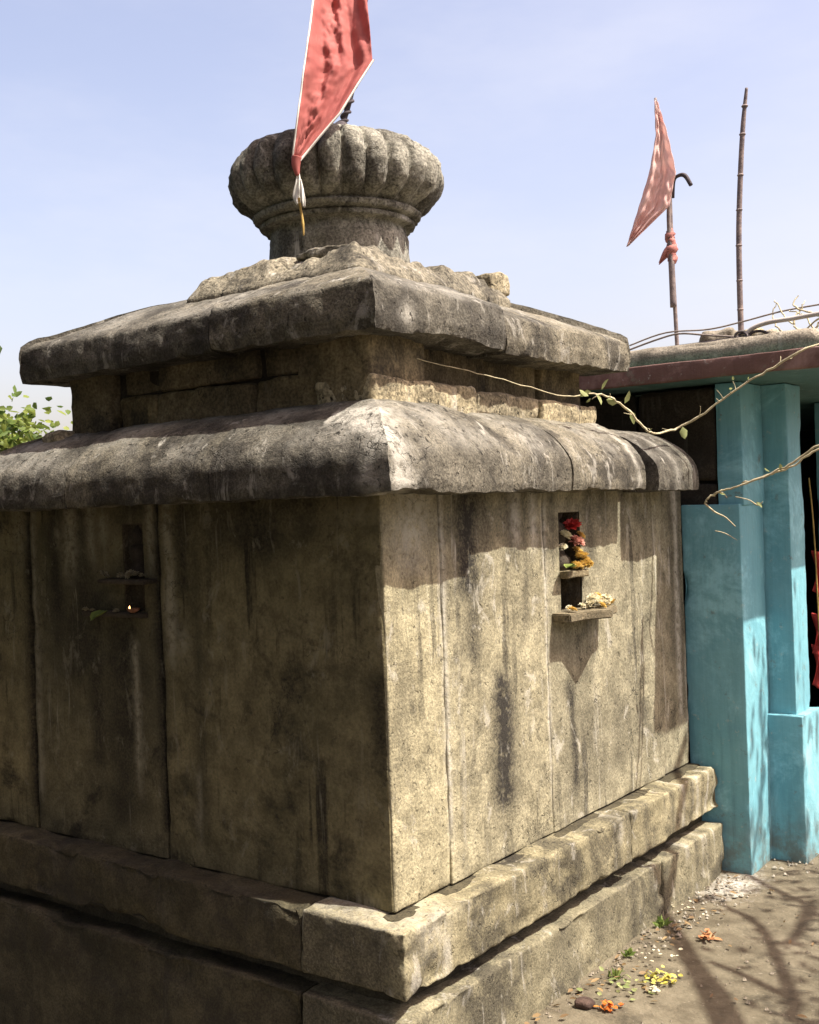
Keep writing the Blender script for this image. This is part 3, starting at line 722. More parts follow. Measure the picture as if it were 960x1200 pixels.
tube('cord', [pf(350, 232, FO), pf(353, 248, FO), pf(355, 262, FO), pf(356, 276, FO)], [.005, .004, .005, .002], m_gold, flag, 6)

# faded flag on the hall roof
RY = 2.3
def rf_(x, y, dy=0): return Vector(hit(x, y, 'y', RY + dy))
flag2 = empty('roof_flag', tuple(rf_(793, 402)), 'faded salmon pennant on a thin staff standing on the hall roof', 'flag')
tube('staff', [rf_(794, 412), rf_(790, 340), rf_(787, 280), rf_(785, 225)], .0095, m_bamboo, flag2, 8)
tube('lashed_stick', [rf_(789, 360, -.02), rf_(787, 310, -.02), rf_(784, 262, -.02), rf_(783, 225, -.02), rf_(774, 150, -.02), rf_(768, 115, -.02)], [.014, .014, .010, .010, .009, .006], m_bamboo, flag2, 8)
tube('hook', [rf_(789, 232, -.03), rf_(790, 212, -.03), rf_(795, 206, -.03), rf_(803, 206, -.03), rf_(810, 217, -.03)], [.006, .007, .008, .010, .009], m_iron, flag2, 7)
def fold2(u, t, w): return -FW * (.018 * math.sin(u * 7 + t * 2) * t * (1.05 - t) * 3 + .010 * math.sin(u * 20 + 1.5 * math.sin(t * 7)) * min(1, t * 1.4) + .004 * math.sin(t * 60 + u * 17 + 3 * math.sin(u * 11)))
sheet('cloth', [rf_(767, 116, -.05), rf_(768, 160, -.06), rf_(760, 205, -.08), rf_(747, 248, -.1), rf_(734, 289, -.11)],
      [rf_(771, 120, -.04), rf_(781, 155, -.04), rf_(791, 203, -.04), rf_(784, 242, -.06), rf_(737, 288, -.11)], 80, 36, m_flag2, flag2, fold2, sm=False)
kn = []
for i in range(40):
    a = i * .9; kn.append(rf_(786 + .3 * math.sin(i), 272 + i * .85, -.01) + RT * (.016 + .006 * math.sin(i * .4)) * math.cos(a) + FW * .018 * math.sin(a))
tube('cloth_knot', [rf_(786, 270, -.01), rf_(785, 278, -.012), rf_(787, 288, -.01), rf_(786, 296, -.014), rf_(788, 303, -.01), rf_(787, 310, -.01)], [.012, .022, .017, .027, .019, .022, .012], m_faded, flag2, 12, sm=5, wob=.16, jit=.002)
sheet('knot_tail', [rf_(784, 287, -.02), rf_(778, 293, -.03), rf_(772, 308, -.03)], [rf_(786, 300, -.02), rf_(782, 302, -.03), rf_(773, 310, -.03)], 10, 6, m_faded, flag2, lambda u, t, w: -FW * .01 * math.sin(u * 6))
# bare bamboo pole
pole = empty('bamboo_pole', tuple(rf_(868, 393)), 'bare grey bamboo pole with nodes standing upright on the hall roof', 'pole')
Pp = spline([rf_(869, 400), rf_(867, 340), rf_(866, 270), rf_(868, 200), rf_(871, 145), rf_(875, 103)], 12)
tube('culm', Pp, [.012, .012, .0115, .011, .010, .006], m_bamboo, pole, 10, sm=0)
for k, y in enumerate((365, 330, 290, 245, 205, 160, 125)):
    c_ = min(Pp, key=lambda p: abs(p.z - rf_(868, y).z)); i = Pp.index(c_)
    tube('node', [c_ - Vector((0, 0, .006)), c_, c_ + Vector((0, 0, .006))], [.010, .0145, .010], m_bamboo, pole, 10)

# pipe, hose and wires on the roof
def top(name, pts, rad, m, label, cat, group=None, seg=8):
    o = tube(name, pts, rad, m, None, seg); return tag(o, label, cat, group)
m_hose = simple('black_hose', (.055, .045, .045), .6, .3, 30)
m_pipe = simple('grey_pipe', (.36, .33, .30), .6, .25, 12)
m_wire = simple('old_wire', (.20, .17, .15), .7, .2, 40)
def r2(x, y, Y=1.95): return Vector(hit(x, y, 'y', Y))
top('hose', [r2(728, 420), r2(770, 411), r2(820, 404), r2(866, 397), r2(880, 394)], .011, m_hose, 'black hose lying along the edge of the hall roof', 'hose')
top('pipe', [r2(872, 398), r2(880, 386), r2(900, 378), r2(930, 373), r2(990, 362)], .009, m_pipe, 'pale grey bent pipe rising off the roof beside the bamboo pole', 'pipe')
top('wire', [r2(735, 411), r2(770, 398), r2(797, 391), r2(830, 393), r2(866, 395)], .004, m_wire, 'thin sagging wire between the flag staff and the bamboo pole', 'wire')
top('wire', [r2(738, 405, 2.1), r2(780, 390, 2.1), r2(830, 386, 2.1), r2(870, 377, 2.1), r2(920, 364, 2.1), r2(990, 352, 2.1)], .0035, m_wire, 'thin wire passing behind the bamboo pole over the hall roof', 'wire')
coil = []
for i in range(26):
    a = i * .75; coil.append(r2(871 + 7 * math.cos(a), 396 + 5 * math.sin(a) - .1 * i, 1.95) + Vector((0, .02 * math.sin(a * .7), 0)))
top('wire_coil', coil, .005, m_hose, 'tangled coil of black wire tied at the foot of the bamboo pole', 'wire', seg=6)
coil = [r2(880 + 10 + 11 * math.cos(a), 393 + 5 * math.sin(a)) for a in np.linspace(0, 6.0, 16)]
top('hose_loop', coil, .006, m_hose, 'small loop of black hose beside the bamboo pole foot', 'hose', seg=6)

# leaves
def leaf_mat(name, a, b_, trans=.35):
    m, nt, b = mat(name); N = NB(nt)
    oi = nt.nodes.new('ShaderNodeNewGeometry')
    c = N.mix(oi.outputs['Random Per Island'], a, b_)
    N.L(c, b.inputs['Base Color']); b.inputs['Roughness'].default_value = .55
    tr = nt.nodes.new('ShaderNodeBsdfTranslucent'); N.L(c, tr.inputs['Color'])
    mx = nt.nodes.new('ShaderNodeMixShader'); mx.inputs[0].default_value = trans
    out = nt.nodes['Material Output']; N.L(b.outputs[0], mx.inputs[1]); N.L(tr.outputs[0], mx.inputs[2]); N.L(mx.outputs[0], out.inputs['Surface'])
    return m
m_leaf = leaf_mat('green_leaf', (.10, .16, .035), (.22, .27, .07))
m_leafy = leaf_mat('pale_leaf', (.22, .27, .10), (.36, .38, .17))
def leaf(p, d, up, L, w):
    d = Vector(d).normalized(); up = Vector(up); s = d.cross(up)
    s = s.normalized() if s.length > 1e-4 else Vector((1, 0, 0)); n = s.cross(d)
    p = Vector(p)
    V = [p, p + d * L * .35 + s * w * .5 + n * L * .04, p + d * L * .75 + s * w * .35 + n * L * .02, p + d * L - n * L * .08, p + d * L * .75 - s * w * .35 + n * L * .02, p + d * L * .35 - s * w * .5 + n * L * .04, p + d * L * .4 - n * w * .12]
    return V, [(0, 1, 6), (1, 2, 6), (2, 3, 6), (3, 4, 6), (4, 5, 6), (5, 0, 6)]
def rv(): return Vector(rng.normal(size=3)).normalized()

# climbing vine, hanging from the canopy to the neck of the shrine
vine = empty('hanging_vine', tuple(hit(960, 400, 'y', 1.70)), 'thin leafy vine hanging in a curve from the canopy edge to the shrine', 'vine')
vp = [hit(484, 420, 'x', -.10), hit(540, 432, 'x', -.06), hit(600, 448, 'x', -.03), hit(660, 464, 'x', .0), hit(692, 461, 'x', .02), hit(715, 466, 'x', .04), hit(735, 480, 'x', .06), hit(752, 498, 'x', .09), hit(766, 508, 'x', .12),
      hit(790, 503, 'y', 1.70), hit(820, 488, 'y', 1.72), hit(860, 458, 'y', 1.74), hit(900, 434, 'y', 1.75), hit(945, 408, 'y', 1.76), hit(1000, 392, 'y', 1.9)]
tube('stem', vp, [.0015, .0015, .002, .003, .004, .004, .004, .005, .004, .005, .0035], m_pale_twig, vine, 6, wob=.2, jit=.0016)
for k, (x, y, dx, dy, s) in enumerate([(693, 459, -.6, -.2, .05), (705, 457, .5, .9, .045), (700, 462, .3, -.8, .04), (724, 472, -.5, .1, .05), (732, 473, .4, .9, .05), (739, 481, .2, -.9, .055), (800, 500, .1, -1, .05), (690, 464, -.9, .5, .04)]):
    p = hit(x, y, 'x', .05) if x < 770 else hit(x, y, 'y', 1.70)
    V, Fc = leaf(p, RT * dx + Vector((0, 0, dy)) - FW * .2, rv(), s, s * .6)
    mesh('leaf', V, Fc, m_leafy, vine)
for k in range(14):
    i_ = random.randrange(3, 13); p0 = Vector(vp[i_]).lerp(Vector(vp[i_ + 1]), random.random())
    dd = rv() * random.uniform(.015, .05)
    tube('twig', [p0, p0 + dd * .5 + rv() * .004, p0 + dd + rv() * .006], [.0018, .0014, .0008], m_pale_twig, vine, 5, sm=3)
    if k % 3 == 0:
        V, Fc = leaf(p0 + dd, dd + rv() * .02, rv(), random.uniform(.015, .03), .012); mesh('leaf', V, Fc, m_leafy, vine)
dry = empty('dry_branch', tuple(hit(975, 515, 'y', 1.62)), 'pale bare vine branch reaching across the front of the blue pillar', 'branch')
D = 1.62
tube('stem', [hit(x, y, 'y', D) for x, y in [(1010, 500), (960, 521), (925, 545), (890, 560), (860, 571), (840, 577), (829, 585), (826, 590)]], [.0048, .0045, .0045, .004, .004, .0035, .003], m_pale_twig, dry, 6, wob=.2, jit=.002)
tube('stem', [hit(x, y, 'y', D + .03) for x, y in [(1010, 507), (960, 526), (925, 548), (900, 557), (870, 566)]], [.005, .004, .004, .003], m_pale_twig, dry, 6, wob=.2, jit=.002)
tube('twig', [hit(x, y, 'y', D) for x, y in [(826, 590), (838, 600), (850, 606), (862, 617)]], [.004, .003, .002], m_pale_twig, dry, 5)
tube('twig', [hit(x, y, 'y', D) for x, y in [(842, 577), (848, 578), (852, 583)]], [.003, .002], m_pale_twig, dry, 5)
tube('twig', [hit(x, y, 'y', D) for x, y in [(862, 582), (878, 586), (888, 592), (894, 588)]], [.0015, .002, .003, .0015], m_pale_twig, dry, 5)
tube('twig', [hit(x, y, 'y', D) for x, y in [(838, 622), (850, 625), (864, 633)]], [.0015, .002, .001], m_pale_twig, dry, 5)
for x, y in ((914, 543), (902, 553), (886, 588), (850, 580)):
    V, Fc = leaf(hit(x, y, 'y', D - .01), rv(), rv(), .03, .014); mesh('leaf', V, Fc, m_leafy, dry)
# bare twigs over the roof on the right
tw_ = empty('twiggy_shrub', tuple(hit(965, 400, 'y', 2.0)), 'bare twiggy shrub growing over the hall roof by the pipe', 'shrub')
for pts in [[(985, 395), (950, 392), (930, 380), (915, 365), (908, 352)], [(985, 385), (955, 388), (925, 395), (900, 396)], [(985, 372), (945, 366), (930, 357), (936, 346)], [(930, 380), (935, 366), (944, 352)],
            [(985, 402), (940, 400), (915, 388), (905, 372), (912, 355)], [(985, 366), (962, 372), (940, 388), (921, 395)], [(950, 392), (962, 376), (985, 352)], [(985, 410), (962, 395), (944, 372), (925, 364)]]:
    tube('twig', [hit(x, y, 'y', 2.0 + .03 * k) for k, (x, y) in enumerate(pts)], [.005, .004, .003, .002], m_pale_twig, tw_, 5, wob=.2, jit=.003)

# ------------------------------------------------------------------ flowers and offerings
m_yel = leaf_mat('yellow_petal', (.55, .36, .07), (.66, .50, .20), .25)
m_redp = leaf_mat('red_petal', (.45, .035, .03), (.55, .07, .06), .25)
m_pink = leaf_mat('dried_pink_petal', (.42, .17, .13), (.52, .27, .2), .25)
m_ora = leaf_mat('orange_petal', (.55, .14, .03), (.62, .24, .05), .25)
m_cream = leaf_mat('cream_petal', (.60, .55, .38), (.70, .66, .50), .25)
m_dull = leaf_mat('dim_cream_petal', (.24, .21, .14), (.34, .30, .20), .2)  # darker copy of cream_petal for the left-wall blossoms
def flower_mesh(r, n=42, flat=.7):
    lst = []
    for i in range(n):
        t = i / n; a = i * 2.399; el = math.asin(min(1, t * 1.02)) * .95
        d = Vector((math.cos(a) * math.cos(el), math.sin(a) * math.cos(el), math.sin(el) * flat))
        lst.append(leaf(d * r * .25, d + rv() * .25, Vector((0, 0, 1)) + rv() * .4, r * (.9 - .15 * t), r * .5))
    lst.append(tube_data([(0, 0, -r * .3), (0, 0, 0), (0, 0, r * .25)], [r * .15, r * .5, r * .3], 7))
    V, Fc = merge(lst); me = bpy.data.meshes.new('flower')
    me.from_pydata(V, [], Fc); me.update(); return me
fm = {}
def flower(name, p, r, m, label, group, cat='flower'):
    k = m.name
    if k not in fm: fm[k] = flower_mesh(1.0); fm[k].materials.append(m)
    o = bpy.data.objects.new(name, fm[k]); C.objects.link(o)
    o.location = tuple(p); o.scale = (r, r, r * random.uniform(.7, 1)); o.rotation_euler = (random.uniform(-.6, .6), random.uniform(-.6, .6), random.uniform(0, 6))
    return tag(o, label, cat, group)
LG = 1.272
for (dx, y, dz, r) in [(.02, 1.035, .012, .022), (.025, 1.07, .014, .024), (.015, 1.085, .04, .022), (.028, 1.10, .012, .018), (.02, 1.06, .045, .02), (.03, 1.015, .008, .016), (.0, 1.075, .06, .02), (.03, 1.085, .022, .018), (.015, 1.10, .03, .02)]:
    flower('marigold', (dx, y, LG + dz), r, m_yel, 'yellow marigold heaped on the upper ledge of the sunlit niche', 'marigolds on the upper niche ledge')
for (dx, y, dz, r) in [(.05, .935, .008, .017), (.05, 1.06, .014, .022), (.055, 1.10, .018, .024), (.06, 1.14, .012, .022), (.03, 1.12, .03, .022), (.05, 1.18, .012, .02), (.02, 1.17, .03, .018), (.06, 1.205, .008, .016), (.08, 1.09, .008, .015), (.045, 1.08, .03, .02), (.06, 1.16, .026, .02), (.03, 1.2, .02, .018), (.035, 1.03, .01, .014), (.02, .97, .008, .014)]:
    if random.random() < .6: flower('marigold', (dx, y, 1.138 + dz), r, m_yel, 'golden yellow marigold scattered on the pointed shelf of the sunlit wall', 'marigolds on the pointed shelf')
    else: flower('jasmine', (dx, y, 1.138 + dz), r, m_cream, 'cream white blossom scattered on the pointed shelf of the sunlit wall', 'cream blossoms on the pointed shelf')
flower('hibiscus', (.0, 1.04, 1.42), .034, m_redp, 'bright red hibiscus tucked at the head of the niche idol', None)
flower('hibiscus', (.01, 1.05, 1.365), .030, m_pink, 'dried pink blossom below the red hibiscus in the niche', None)
flower('marigold', (.01, 1.085, 1.385), .018, m_yel, 'small yellow blossom beside the dried pink one in the niche', None)
flower('jasmine', (.0, .995, 1.39), .022, m_cream, 'cream jasmine blossom at the shoulder of the niche idol', None)
flower('jasmine', (.0, .975, 1.35), .016, m_cream, 'tiny cream blossom at the waist of the niche idol', None)
lv = [leaf((.03, .99 - .01 * k, LG + .01 + .006 * k), (.3, -1, .15 - .1 * k), (0, 0, 1), .075, .035) for k in range(3)]
tag(mesh('bel_leaf', *merge(lv), m_leaf), 'green leaf sprig pointing off the upper ledge of the sunlit niche', 'leaf')
# left niche offerings, in the shade
for (x, dz, r) in [(-1.11, .008, .018), (-1.03, .006, .012), (-.985, .010, .018), (-.955, .010, .016), (-.925, .006, .012)]:
    flower('jasmine', (x, -.04, 1.312 + dz), r, m_dull, 'dim cream blossom lying on the upper ledge of the shaded niche', 'blossoms on the shaded ledge')
for (x, r) in [(-1.225, .016), (-1.07, .014), (-1.19, .012)]:
    flower('jasmine', (x, -.03, 1.203), r * .8, m_dull, 'small dim cream blossom on the lower shelf of the shaded wall', 'blossoms on the shaded shelf')
lv = [leaf((-1.15 + .02 * k, -.03, 1.205), (.4 - .5 * k, -1, -.5), (0, 0, 1), .06, .04) for k in range(3)]
tag(mesh('bel_leaf', *merge(lv), m_leaf), 'green leaves drooping off the lower shelf of the shaded wall', 'leaf')
lampE = empty('oil_lamp', (-.985, -.03, 1.20), 'small lit clay oil lamp on the lower shelf of the shaded wall', 'lamp')
m_clay = simple('clay', (.20, .09, .05), .8, .3, 30)
lathe('bowl', -.985, -.03, [(.008, 1.20), (.018, 1.206), (.022, 1.214), (.019, 1.214), (.008, 1.208)], m_clay, lampE, 14)
m_fl, nt, b = mat('flame'); b.inputs['Emission Color'].default_value = (1, .55, .2, 1); b.inputs['Emission Strength'].default_value = 3; b.inputs['Base Color'].default_value = (0.8, .5, .2, 1)
lathe('flame', -.985, -.045, [(.0008, 1.212), (.0022, 1.214), (.0026, 1.216), (.0016, 1.220), (.0005, 1.223)], m_fl, lampE, 10)

# litter on the ground
def g(x, y, z=0): return Vector(hit(x, y, 'z', z))
def scatter(name, c, n, rx, ry, L, m, label, cat='petals', z=.004, lift=.3, kind=None):
    lst = []
    for i in range(n):
        p = Vector((c.x + rng.normal() * rx, c.y + rng.normal() * ry, z + abs(rng.normal()) * .008))
        d = rv(); d.z = abs(d.z) * lift
        lst.append(leaf(p, d, Vector((0, 0, 1)) + rv() * .6, L * random.uniform(.6, 1.2), L * .55))
    o = mesh(name, *merge(lst), m); return tag(o, label, cat, kind=kind)
m_ylw = leaf_mat('fresh_yellow_petal', (.42, .36, .06), (.56, .52, .16), .2)
m_oraf = leaf_mat('wilted_orange_petal', (.30, .12, .05), (.45, .22, .10), .2)
scatter('petal_pile', g(775, 1150), 46, .026, .030, .024, m_ylw, 'heap of bright yellow petals on the ground', 'petals')
scatter('petal_pile', g(765, 1163), 14, .010, .010, .020, m_cream, 'few white petals beside the heap of yellow petals', 'petals')
scatter('petal_pile', g(828, 1100), 22, .014, .014, .028, m_oraf, 'crumpled orange brown flower lying alone on the ground', 'flower')
scatter('petal_pile', g(714, 1184), 18, .010, .010, .026, m_ora, 'orange red flower on the ground beside a dark husk', 'flower')
scatter('petal_pile', g(768, 1122), 16, .04, .05, .018, m_cream, 'white petals scattered at the foot of the base blocks', 'petals', kind='stuff')
scatter('petal_pile', g(803, 1070), 12, .03, .04, .014, m_cream, 'white crumbs scattered near the far end of the base blocks', 'petals', kind='stuff')
scatter('petal_pile', g(728, 1160), 26, .05, .05, .024, m_leafy, 'pale green leaf scraps on the ground by the base blocks', 'leaves', kind='stuff')
m_husk = simple('husk', (.07, .045, .035), .9, .4, 40, .5)
V, Fc = rbox((-.024, -.02, 0), (.024, .02, .022), res=.006, r=.012, amp=.008, seed=600, nscale=20)
ho = mesh('husk', V + np.array(tuple(g(685, 1180))), Fc, m_husk); tag(ho, 'dark brown husk on the ground beside the orange red flower', 'husk')
# weeds at the foot of the base
def weed(c, n, h, label):
    lst = []
    for i in range(n):
        d = rv(); d.z = abs(d.z) + .5
        lst.append(leaf((c.x + rng.normal() * .008, c.y + rng.normal() * .008, .0), d, rv(), h * random.uniform(.5, 1.2), h * .35))
    tag(mesh('weed', *merge(lst), m_leaf), label, 'weed')
weed(g(775, 1085), 26, .038, 'small green weed at the foot of the base near the blue pillar')
weed(g(738, 1120), 22, .03, 'low green weed at the foot of the middle base block')
weed(g(722, 1145), 18, .028, 'low green weed by the base beside the pale leaf scraps')
# white lime splash by the pillar
m_lime = stone('lime_splash', (.30, .285, .25), (.21, .195, .165), dark=.5, streak=0, lime=.5, grain=.3)
def splash(c, rx, ry, n, label):
    lst = []
    for i in range(n):
        x, y = c.x + rng.normal() * rx, c.y + rng.normal() * ry; r = min(.012, abs(rng.normal()) * .0035 + .0015); k = 7
        V = [(x, y, .007 + r * .2)] + [(x + r * random.uniform(.6, 1.5) * math.cos(6.283 * j / k), y + r * random.uniform(.6, 1.5) * math.sin(6.283 * j / k), .001) for j in range(k)]
        lst.append((V, [(0, 1 + j, 1 + (j + 1) % k) for j in range(k)]))
    o = mesh('lime_flakes', *merge(lst), m_lime); tag(o, label, 'lime flakes', kind='stuff')
splash(g(842, 1046), .05, .10, 70, 'spilt white lime flakes on the ground at the foot of the blue pillar')
splash(g(930, 1012), .06, .10, 40, 'pale lime flakes on the ground before the door jamb')
splash(g(795, 1085), .04, .12, 60, 'white lime crumbs on the ground along the base blocks')
# grit, pebbles and dry leaf bits over the packed earth, banked up against the base
def litter():
    lst = []
    for i in range(420):
        if i % 3: x, y = rng.uniform(.1, 1.3), rng.uniform(-.2, 2.6)
        else: x, y = .125 + abs(rng.normal()) * .05, rng.uniform(.2, 2.0)
        r = min(.016, abs(rng.normal()) * .003 + .0018); z = .0
        V = []
        for k in range(6):
            a = k * 1.047; V.append((x + r * math.cos(a) * random.uniform(.7, 1.3), y + r * math.sin(a) * random.uniform(.7, 1.3), z - .002))
        V += [(x + r * .3, y, z + r * random.uniform(.5, 1.0)), (x - r * .4, y + r * .2, z + r * random.uniform(.4, .9))]
        lst.append((V, [(0, 1, 6), (1, 2, 6), (2, 7, 6), (2, 3, 7), (3, 4, 7), (4, 5, 7), (5, 6, 7), (5, 0, 6)]))
    tag(mesh('grit', *merge(lst), simple('grit_stone', (.17, .14, .10), .95, .5, 25, col2=(.30, .26, .20)), smooth=False), 'scattered grit and pebbles on the packed earth', 'grit', kind='stuff')
    lst = []
    for i in range(130):
        x, y = (rng.uniform(.15, 1.2), rng.uniform(-.1, 2.5)) if i % 2 else (.14 + abs(rng.normal()) * .07, rng.uniform(.3, 1.9))
        d = rv(); d.z *= .2
        lst.append(leaf((x, y, .008), d, Vector((0, 0, 1)) + rv() * .5, random.uniform(.012, .035), random.uniform(.008, .016)))
    tag(mesh('dry_leaf_bits', *merge(lst), leaf_mat('dry_leaf', (.14, .09, .045), (.30, .21, .10), .15)), 'dry brown leaf bits scattered on the packed earth', 'leaf litter', kind='stuff')
litter()

# red cloth garland in the doorway
gar = empty('door_garland', tuple(hit(958, 700, 'y', 2.75)), 'red cloth and tinsel garland hanging in the dark doorway', 'garland')
for k in range(9):
    x = 951 + (k % 3) * 8; y0 = 645 + (k // 3) * 55 + (k % 2) * 18
    p = Vector(hit(x, y0, 'y', 2.72 + .03 * (k % 3)))
    sheet('cloth_strip', [p, p + Vector((.01, .02, -.08)), p + Vector((.0, .0, -.18))], [p + Vector((.035, .03, -.01)), p + Vector((.05, .03, -.09)), p + Vector((.02, .02, -.2))], 14, 6, m_redp, gar, lambda u, t, w: FW * .012 * math.sin(u * 9 + t * 7))
tube('string', [hit(948, 560, 'y', 2.72), hit(955, 640, 'y', 2.72), hit(966, 860, 'y', 2.74)], .004, m_gold, gar, 5)

# ------------------------------------------------------------------ trees
m_bark = simple('bark', (.12, .09, .065), .9, .4, 14, .6)
def tree(name, base, height, seed, label, spread, leafn, leafL, mleaf, crown_c=None, crown_r=None, group=None, trunk_r=.12, levels=4, first=.35, lean=(0, 0)):
    r_ = random.Random(seed)
    root = empty(name, base, label, 'tree', group)
    wood = []; tips = []
    def grow(p, d, L, rad, lev):
        pts = [p]; q = p
        for i in range(5):
            d = (d + Vector((r_.gauss(0, .12), r_.gauss(0, .12), r_.gauss(0, .07) + .03))).normalized()
            q = q + d * L / 5; pts.append(q)
        wood.append(tube_data(pts, list(np.linspace(rad, rad * .6, 6)), 7 if lev < 2 else 5))
        if lev >= levels: tips.extend(pts[2:]); return
        for k in range(3 if lev < 2 else r_.choice((2, 3))):
            s = pts[r_.choice((3, 4, 5))]
            nd = (d + Vector((r_.gauss(0, 1), r_.gauss(0, 1), r_.gauss(.15, .5))) * spread).normalized()
            grow(s, nd, L * r_.uniform(.6, .82), rad * .58, lev + 1)
        if lev >= levels - 1: tips.extend(pts[3:])
    b0 = Vector(base); grow(b0, Vector((lean[0], lean[1], 1)).normalized(), height * first, trunk_r, 0)
    mesh('trunk', *merge(wood), m_bark, root)
    lst = []
    for i in range(leafn):
        t = tips[r_.randrange(len(tips))]
        p = t + Vector((r_.gauss(0, 1), r_.gauss(0, 1), r_.gauss(0, .8))) * leafL * 1.6
        d = Vector((r_.gauss(0, 1), r_.gauss(0, 1), r_.gauss(-.3, .7)))
        lst.append(leaf(p, d, Vector((r_.gauss(0, 1), r_.gauss(0, 1), r_.gauss(0, 1))), leafL * r_.uniform(.6, 1.2), leafL * .55))
    if lst: mesh('crown', *merge(lst), mleaf, root)
    return root
m_tleaf = leaf_mat('tree_leaf', (.07, .12, .025), (.24, .28, .06), .4)
# tree far behind the shrine on the left
tree('leafy_tree', (-6.75, 4.35, -.05), 2.6, 5, 'bright green leafy tree behind the shrine', .8, 9000, .10, m_tleaf, trunk_r=.09, levels=4, first=.42)

S1 = Vector((1.0, .225, 1.8))
def sh(p, h): return Vector(p) + S1 * (h / 1.8)            # the point h above p on the ray to the sun
# bare tree out of frame on the right, whose branches shade the ground and the pillar
bt = empty('sparse_tree', (3.7, 2.3, 0), 'sparse branching tree beside the path outside the blue hall', 'tree')
fork = Vector((3.3, 2.1, 2.3))
tube('trunk', [(3.7, 2.3, -.05), (3.6, 2.25, .8), (3.42, 2.2, 1.6), fork], [.11, .09, .085, .07], m_bark, bt, 10)
gp = lambda x, y: hit(x, y, 'z', 0)
br = [[fork, sh(gp(880, 1260), 3.1), sh(gp(850, 1200), 2.9), sh(gp(815, 1130), 2.7), sh(gp(790, 1090), 2.5), sh(hit(795, 1000, 'x', .12), 2.3), sh(hit(803, 925, 'x', .11), 2.2), sh(hit(806, 860, 'x', 0), 2.1)],
      [sh(gp(815, 1130), 2.7), sh(gp(850, 1165), 2.6), sh(gp(880, 1225), 2.7)],
      [sh(gp(790, 1090), 2.5), sh(gp(772, 1070), 2.35), sh(hit(770, 1010, 'x', .12), 2.3), sh(hit(764, 985, 'x', .12), 2.25)],
      [fork, sh(gp(990, 1200), 2.6), sh(gp(930, 1170), 2.5), sh(gp(870, 1140), 2.4), sh(gp(835, 1125), 2.3)],
      [sh(gp(930, 1170), 2.5), sh(gp(915, 1130), 2.45), sh(gp(890, 1085), 2.4), sh(gp(850, 1060), 2.3)],
      [fork, sh(gp(1000, 1080), 2.9), sh(gp(950, 1060), 2.8), sh(gp(905, 1040), 2.7), sh(hit(893, 930, 'x', .23), 2.6), sh(hit(893, 800, 'x', .23), 2.5)],
      [sh(gp(950, 1060), 2.8), sh(gp(930, 1100), 2.7), sh(gp(900, 1105), 2.6)]]
for i, b_ in enumerate(br):
    tube('branch', b_, [.05, .036, .030, .024, .016] if i in (0,) else [.028, .020, .012], m_bark, bt, 6)
lst = []
for (x, y, ax, val, n, sp_) in [(950, 1060, 'z', 0, 26, .13), (905, 1040, 'z', 0, 16, .10), (930, 1110, 'z', 0, 14, .07), (900, 1100, 'z', 0, 8, .04), (930, 1180, 'z', 0, 14, .08), (940, 1015, 'z', 0, 30, .12),
                                (893, 960, 'x', .23, 16, .06), (893, 860, 'x', .23, 12, .07), (893, 790, 'x', .23, 5, .05), (950, 880, 'x', .37, 16, .10), (1010, 1150, 'z', 0, 30, .2), (1010, 1000, 'z', 0, 30, .2), (860, 1070, 'z', 0, 8, .06)]:
    for i in range(n):
        p = sh(hit(x, y, ax, val), 2.65 + rng.normal() * .15) + Vector(rng.normal(size=3)) * sp_
        lst.append(leaf(p, rv(), rv(), .07 * random.uniform(.7, 1.3), .035))
mesh('crown', *merge(lst), m_tleaf, bt)
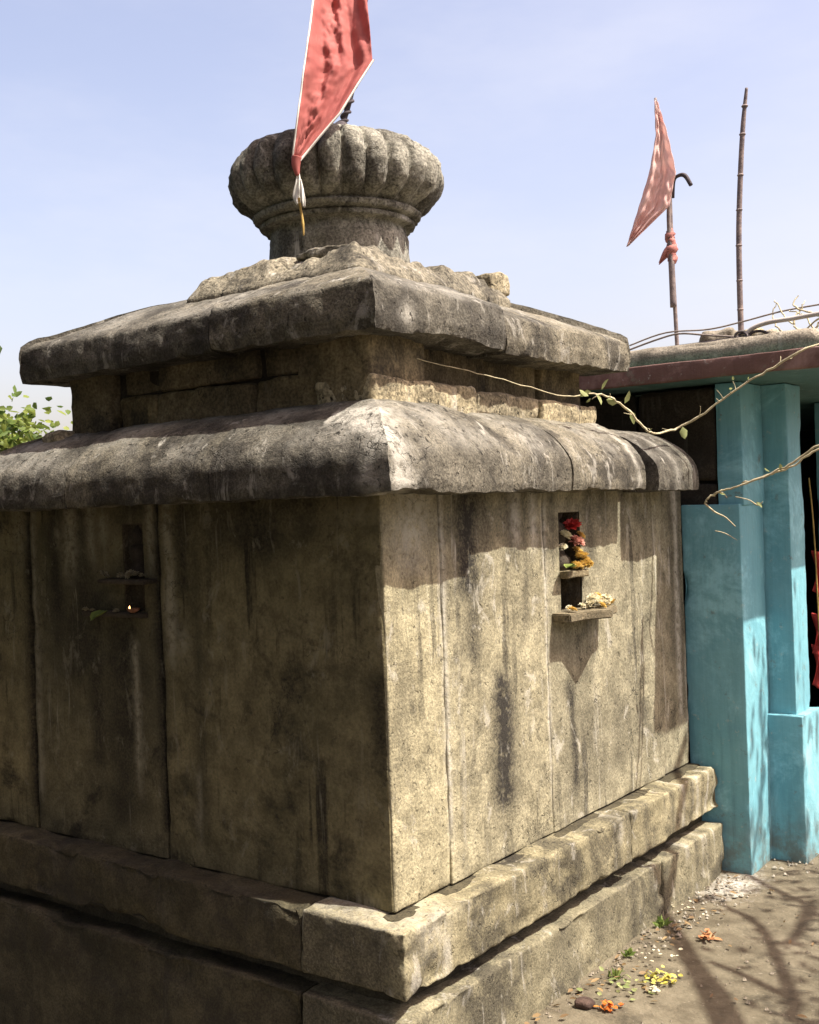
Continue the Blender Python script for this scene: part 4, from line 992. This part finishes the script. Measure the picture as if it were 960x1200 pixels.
# unseen trees added behind the camera to block sky light from the dark side
def unseen_tree(base, cc, rad, n, seed, L=.17):
    r_ = random.Random(seed)
    root = empty('unseen_tree', base, 'unseen leafy tree added to block sky light from the dark side of the shrine', 'tree', 'added light-blocking trees by the dark side')
    base = Vector(base); cc = Vector(cc)
    wood = [tube_data(spline([base, base.lerp(cc, .3) + Vector((.1, -.1, .2)), base.lerp(cc, .65), cc], 4), list(np.linspace(.16, .06, 13)), 9)]
    cl_ = []
    for k in range(34):
        d = Vector((r_.gauss(0, 1), r_.gauss(0, 1), r_.gauss(0, 1))).normalized() * r_.uniform(.45, .95)
        c_ = cc + Vector((d.x * rad[0], d.y * rad[1], d.z * rad[2])); cl_.append(c_)
        s0 = base.lerp(cc, r_.uniform(.6, 1.0))
        wood.append(tube_data([s0, s0.lerp(c_, .5) + Vector((0, 0, .12)), c_], [.045, .03, .012], 5))
    mesh('trunk', *merge(wood), m_bark, root)
    lst = []
    for i in range(n):
        c_ = cl_[r_.randrange(len(cl_))]
        p = c_ + Vector((r_.gauss(0, 1), r_.gauss(0, 1), r_.gauss(0, .7))) * rad[0] * .2
        lst.append(leaf(p, (r_.gauss(0, 1), r_.gauss(0, 1), r_.gauss(-.2, .6)), (r_.gauss(0, 1), r_.gauss(0, 1), r_.gauss(0, 1) + .5), L * r_.uniform(.6, 1.2), L * .55))
    mesh('crown', *merge(lst), m_shadeleaf, root)
    return root
m_shadeleaf = simple('unseen_tree_leaf', (.05, .08, .024), .6, .4, 6)
unseen_tree((3.3, -5.0, -.05), (1.9, -3.2, 4.3), (2.3, 2.2, 1.2), 6500, 1)
unseen_tree((-1.4, -4.6, -.44), (-1.5, -3.6, 3.0), (2.3, 1.6, 2.3), 7500, 2)
unseen_tree((-4.9, -3.6, -.44), (-4.6, -2.8, 2.9), (2.0, 1.6, 2.3), 6500, 3)
# a row more added across the path, to block low sky light
first_far = unseen_tree((8.2, -1.6, -.05), (8.0, -1.5, 3.3), (2.5, 2.4, 2.8), 6500, 4)
for o_ in [first_far]: tag(o_, 'unseen leafy tree added to block low sky light across from the sunny wall', 'tree', 'added light-blocking trees across the path')
for (dx, dy) in ((.3, 4.3), (-1.2, 8.4), (-1.6, -4.2)):
    c_ = first_far.copy(); C.objects.link(c_); c_.location = first_far.location + Vector((dx, dy, 0))
    for ch in list(first_far.children):
        d_ = ch.copy(); C.objects.link(d_); d_.parent = c_
for (x, y) in ((-11.5, -2.0), (-15.5, 1.5), (-20.0, -1.0), (-9.0, -6.5)):       # beyond the dark side, left of the view
    c_ = first_far.copy(); C.objects.link(c_); c_.location = (x, y, -.05)
    tag(c_, 'broad leafy tree in the field behind the dark side of the shrine', 'tree', 'trees in the field')
    for ch in list(first_far.children):
        d_ = ch.copy(); C.objects.link(d_); d_.parent = c_
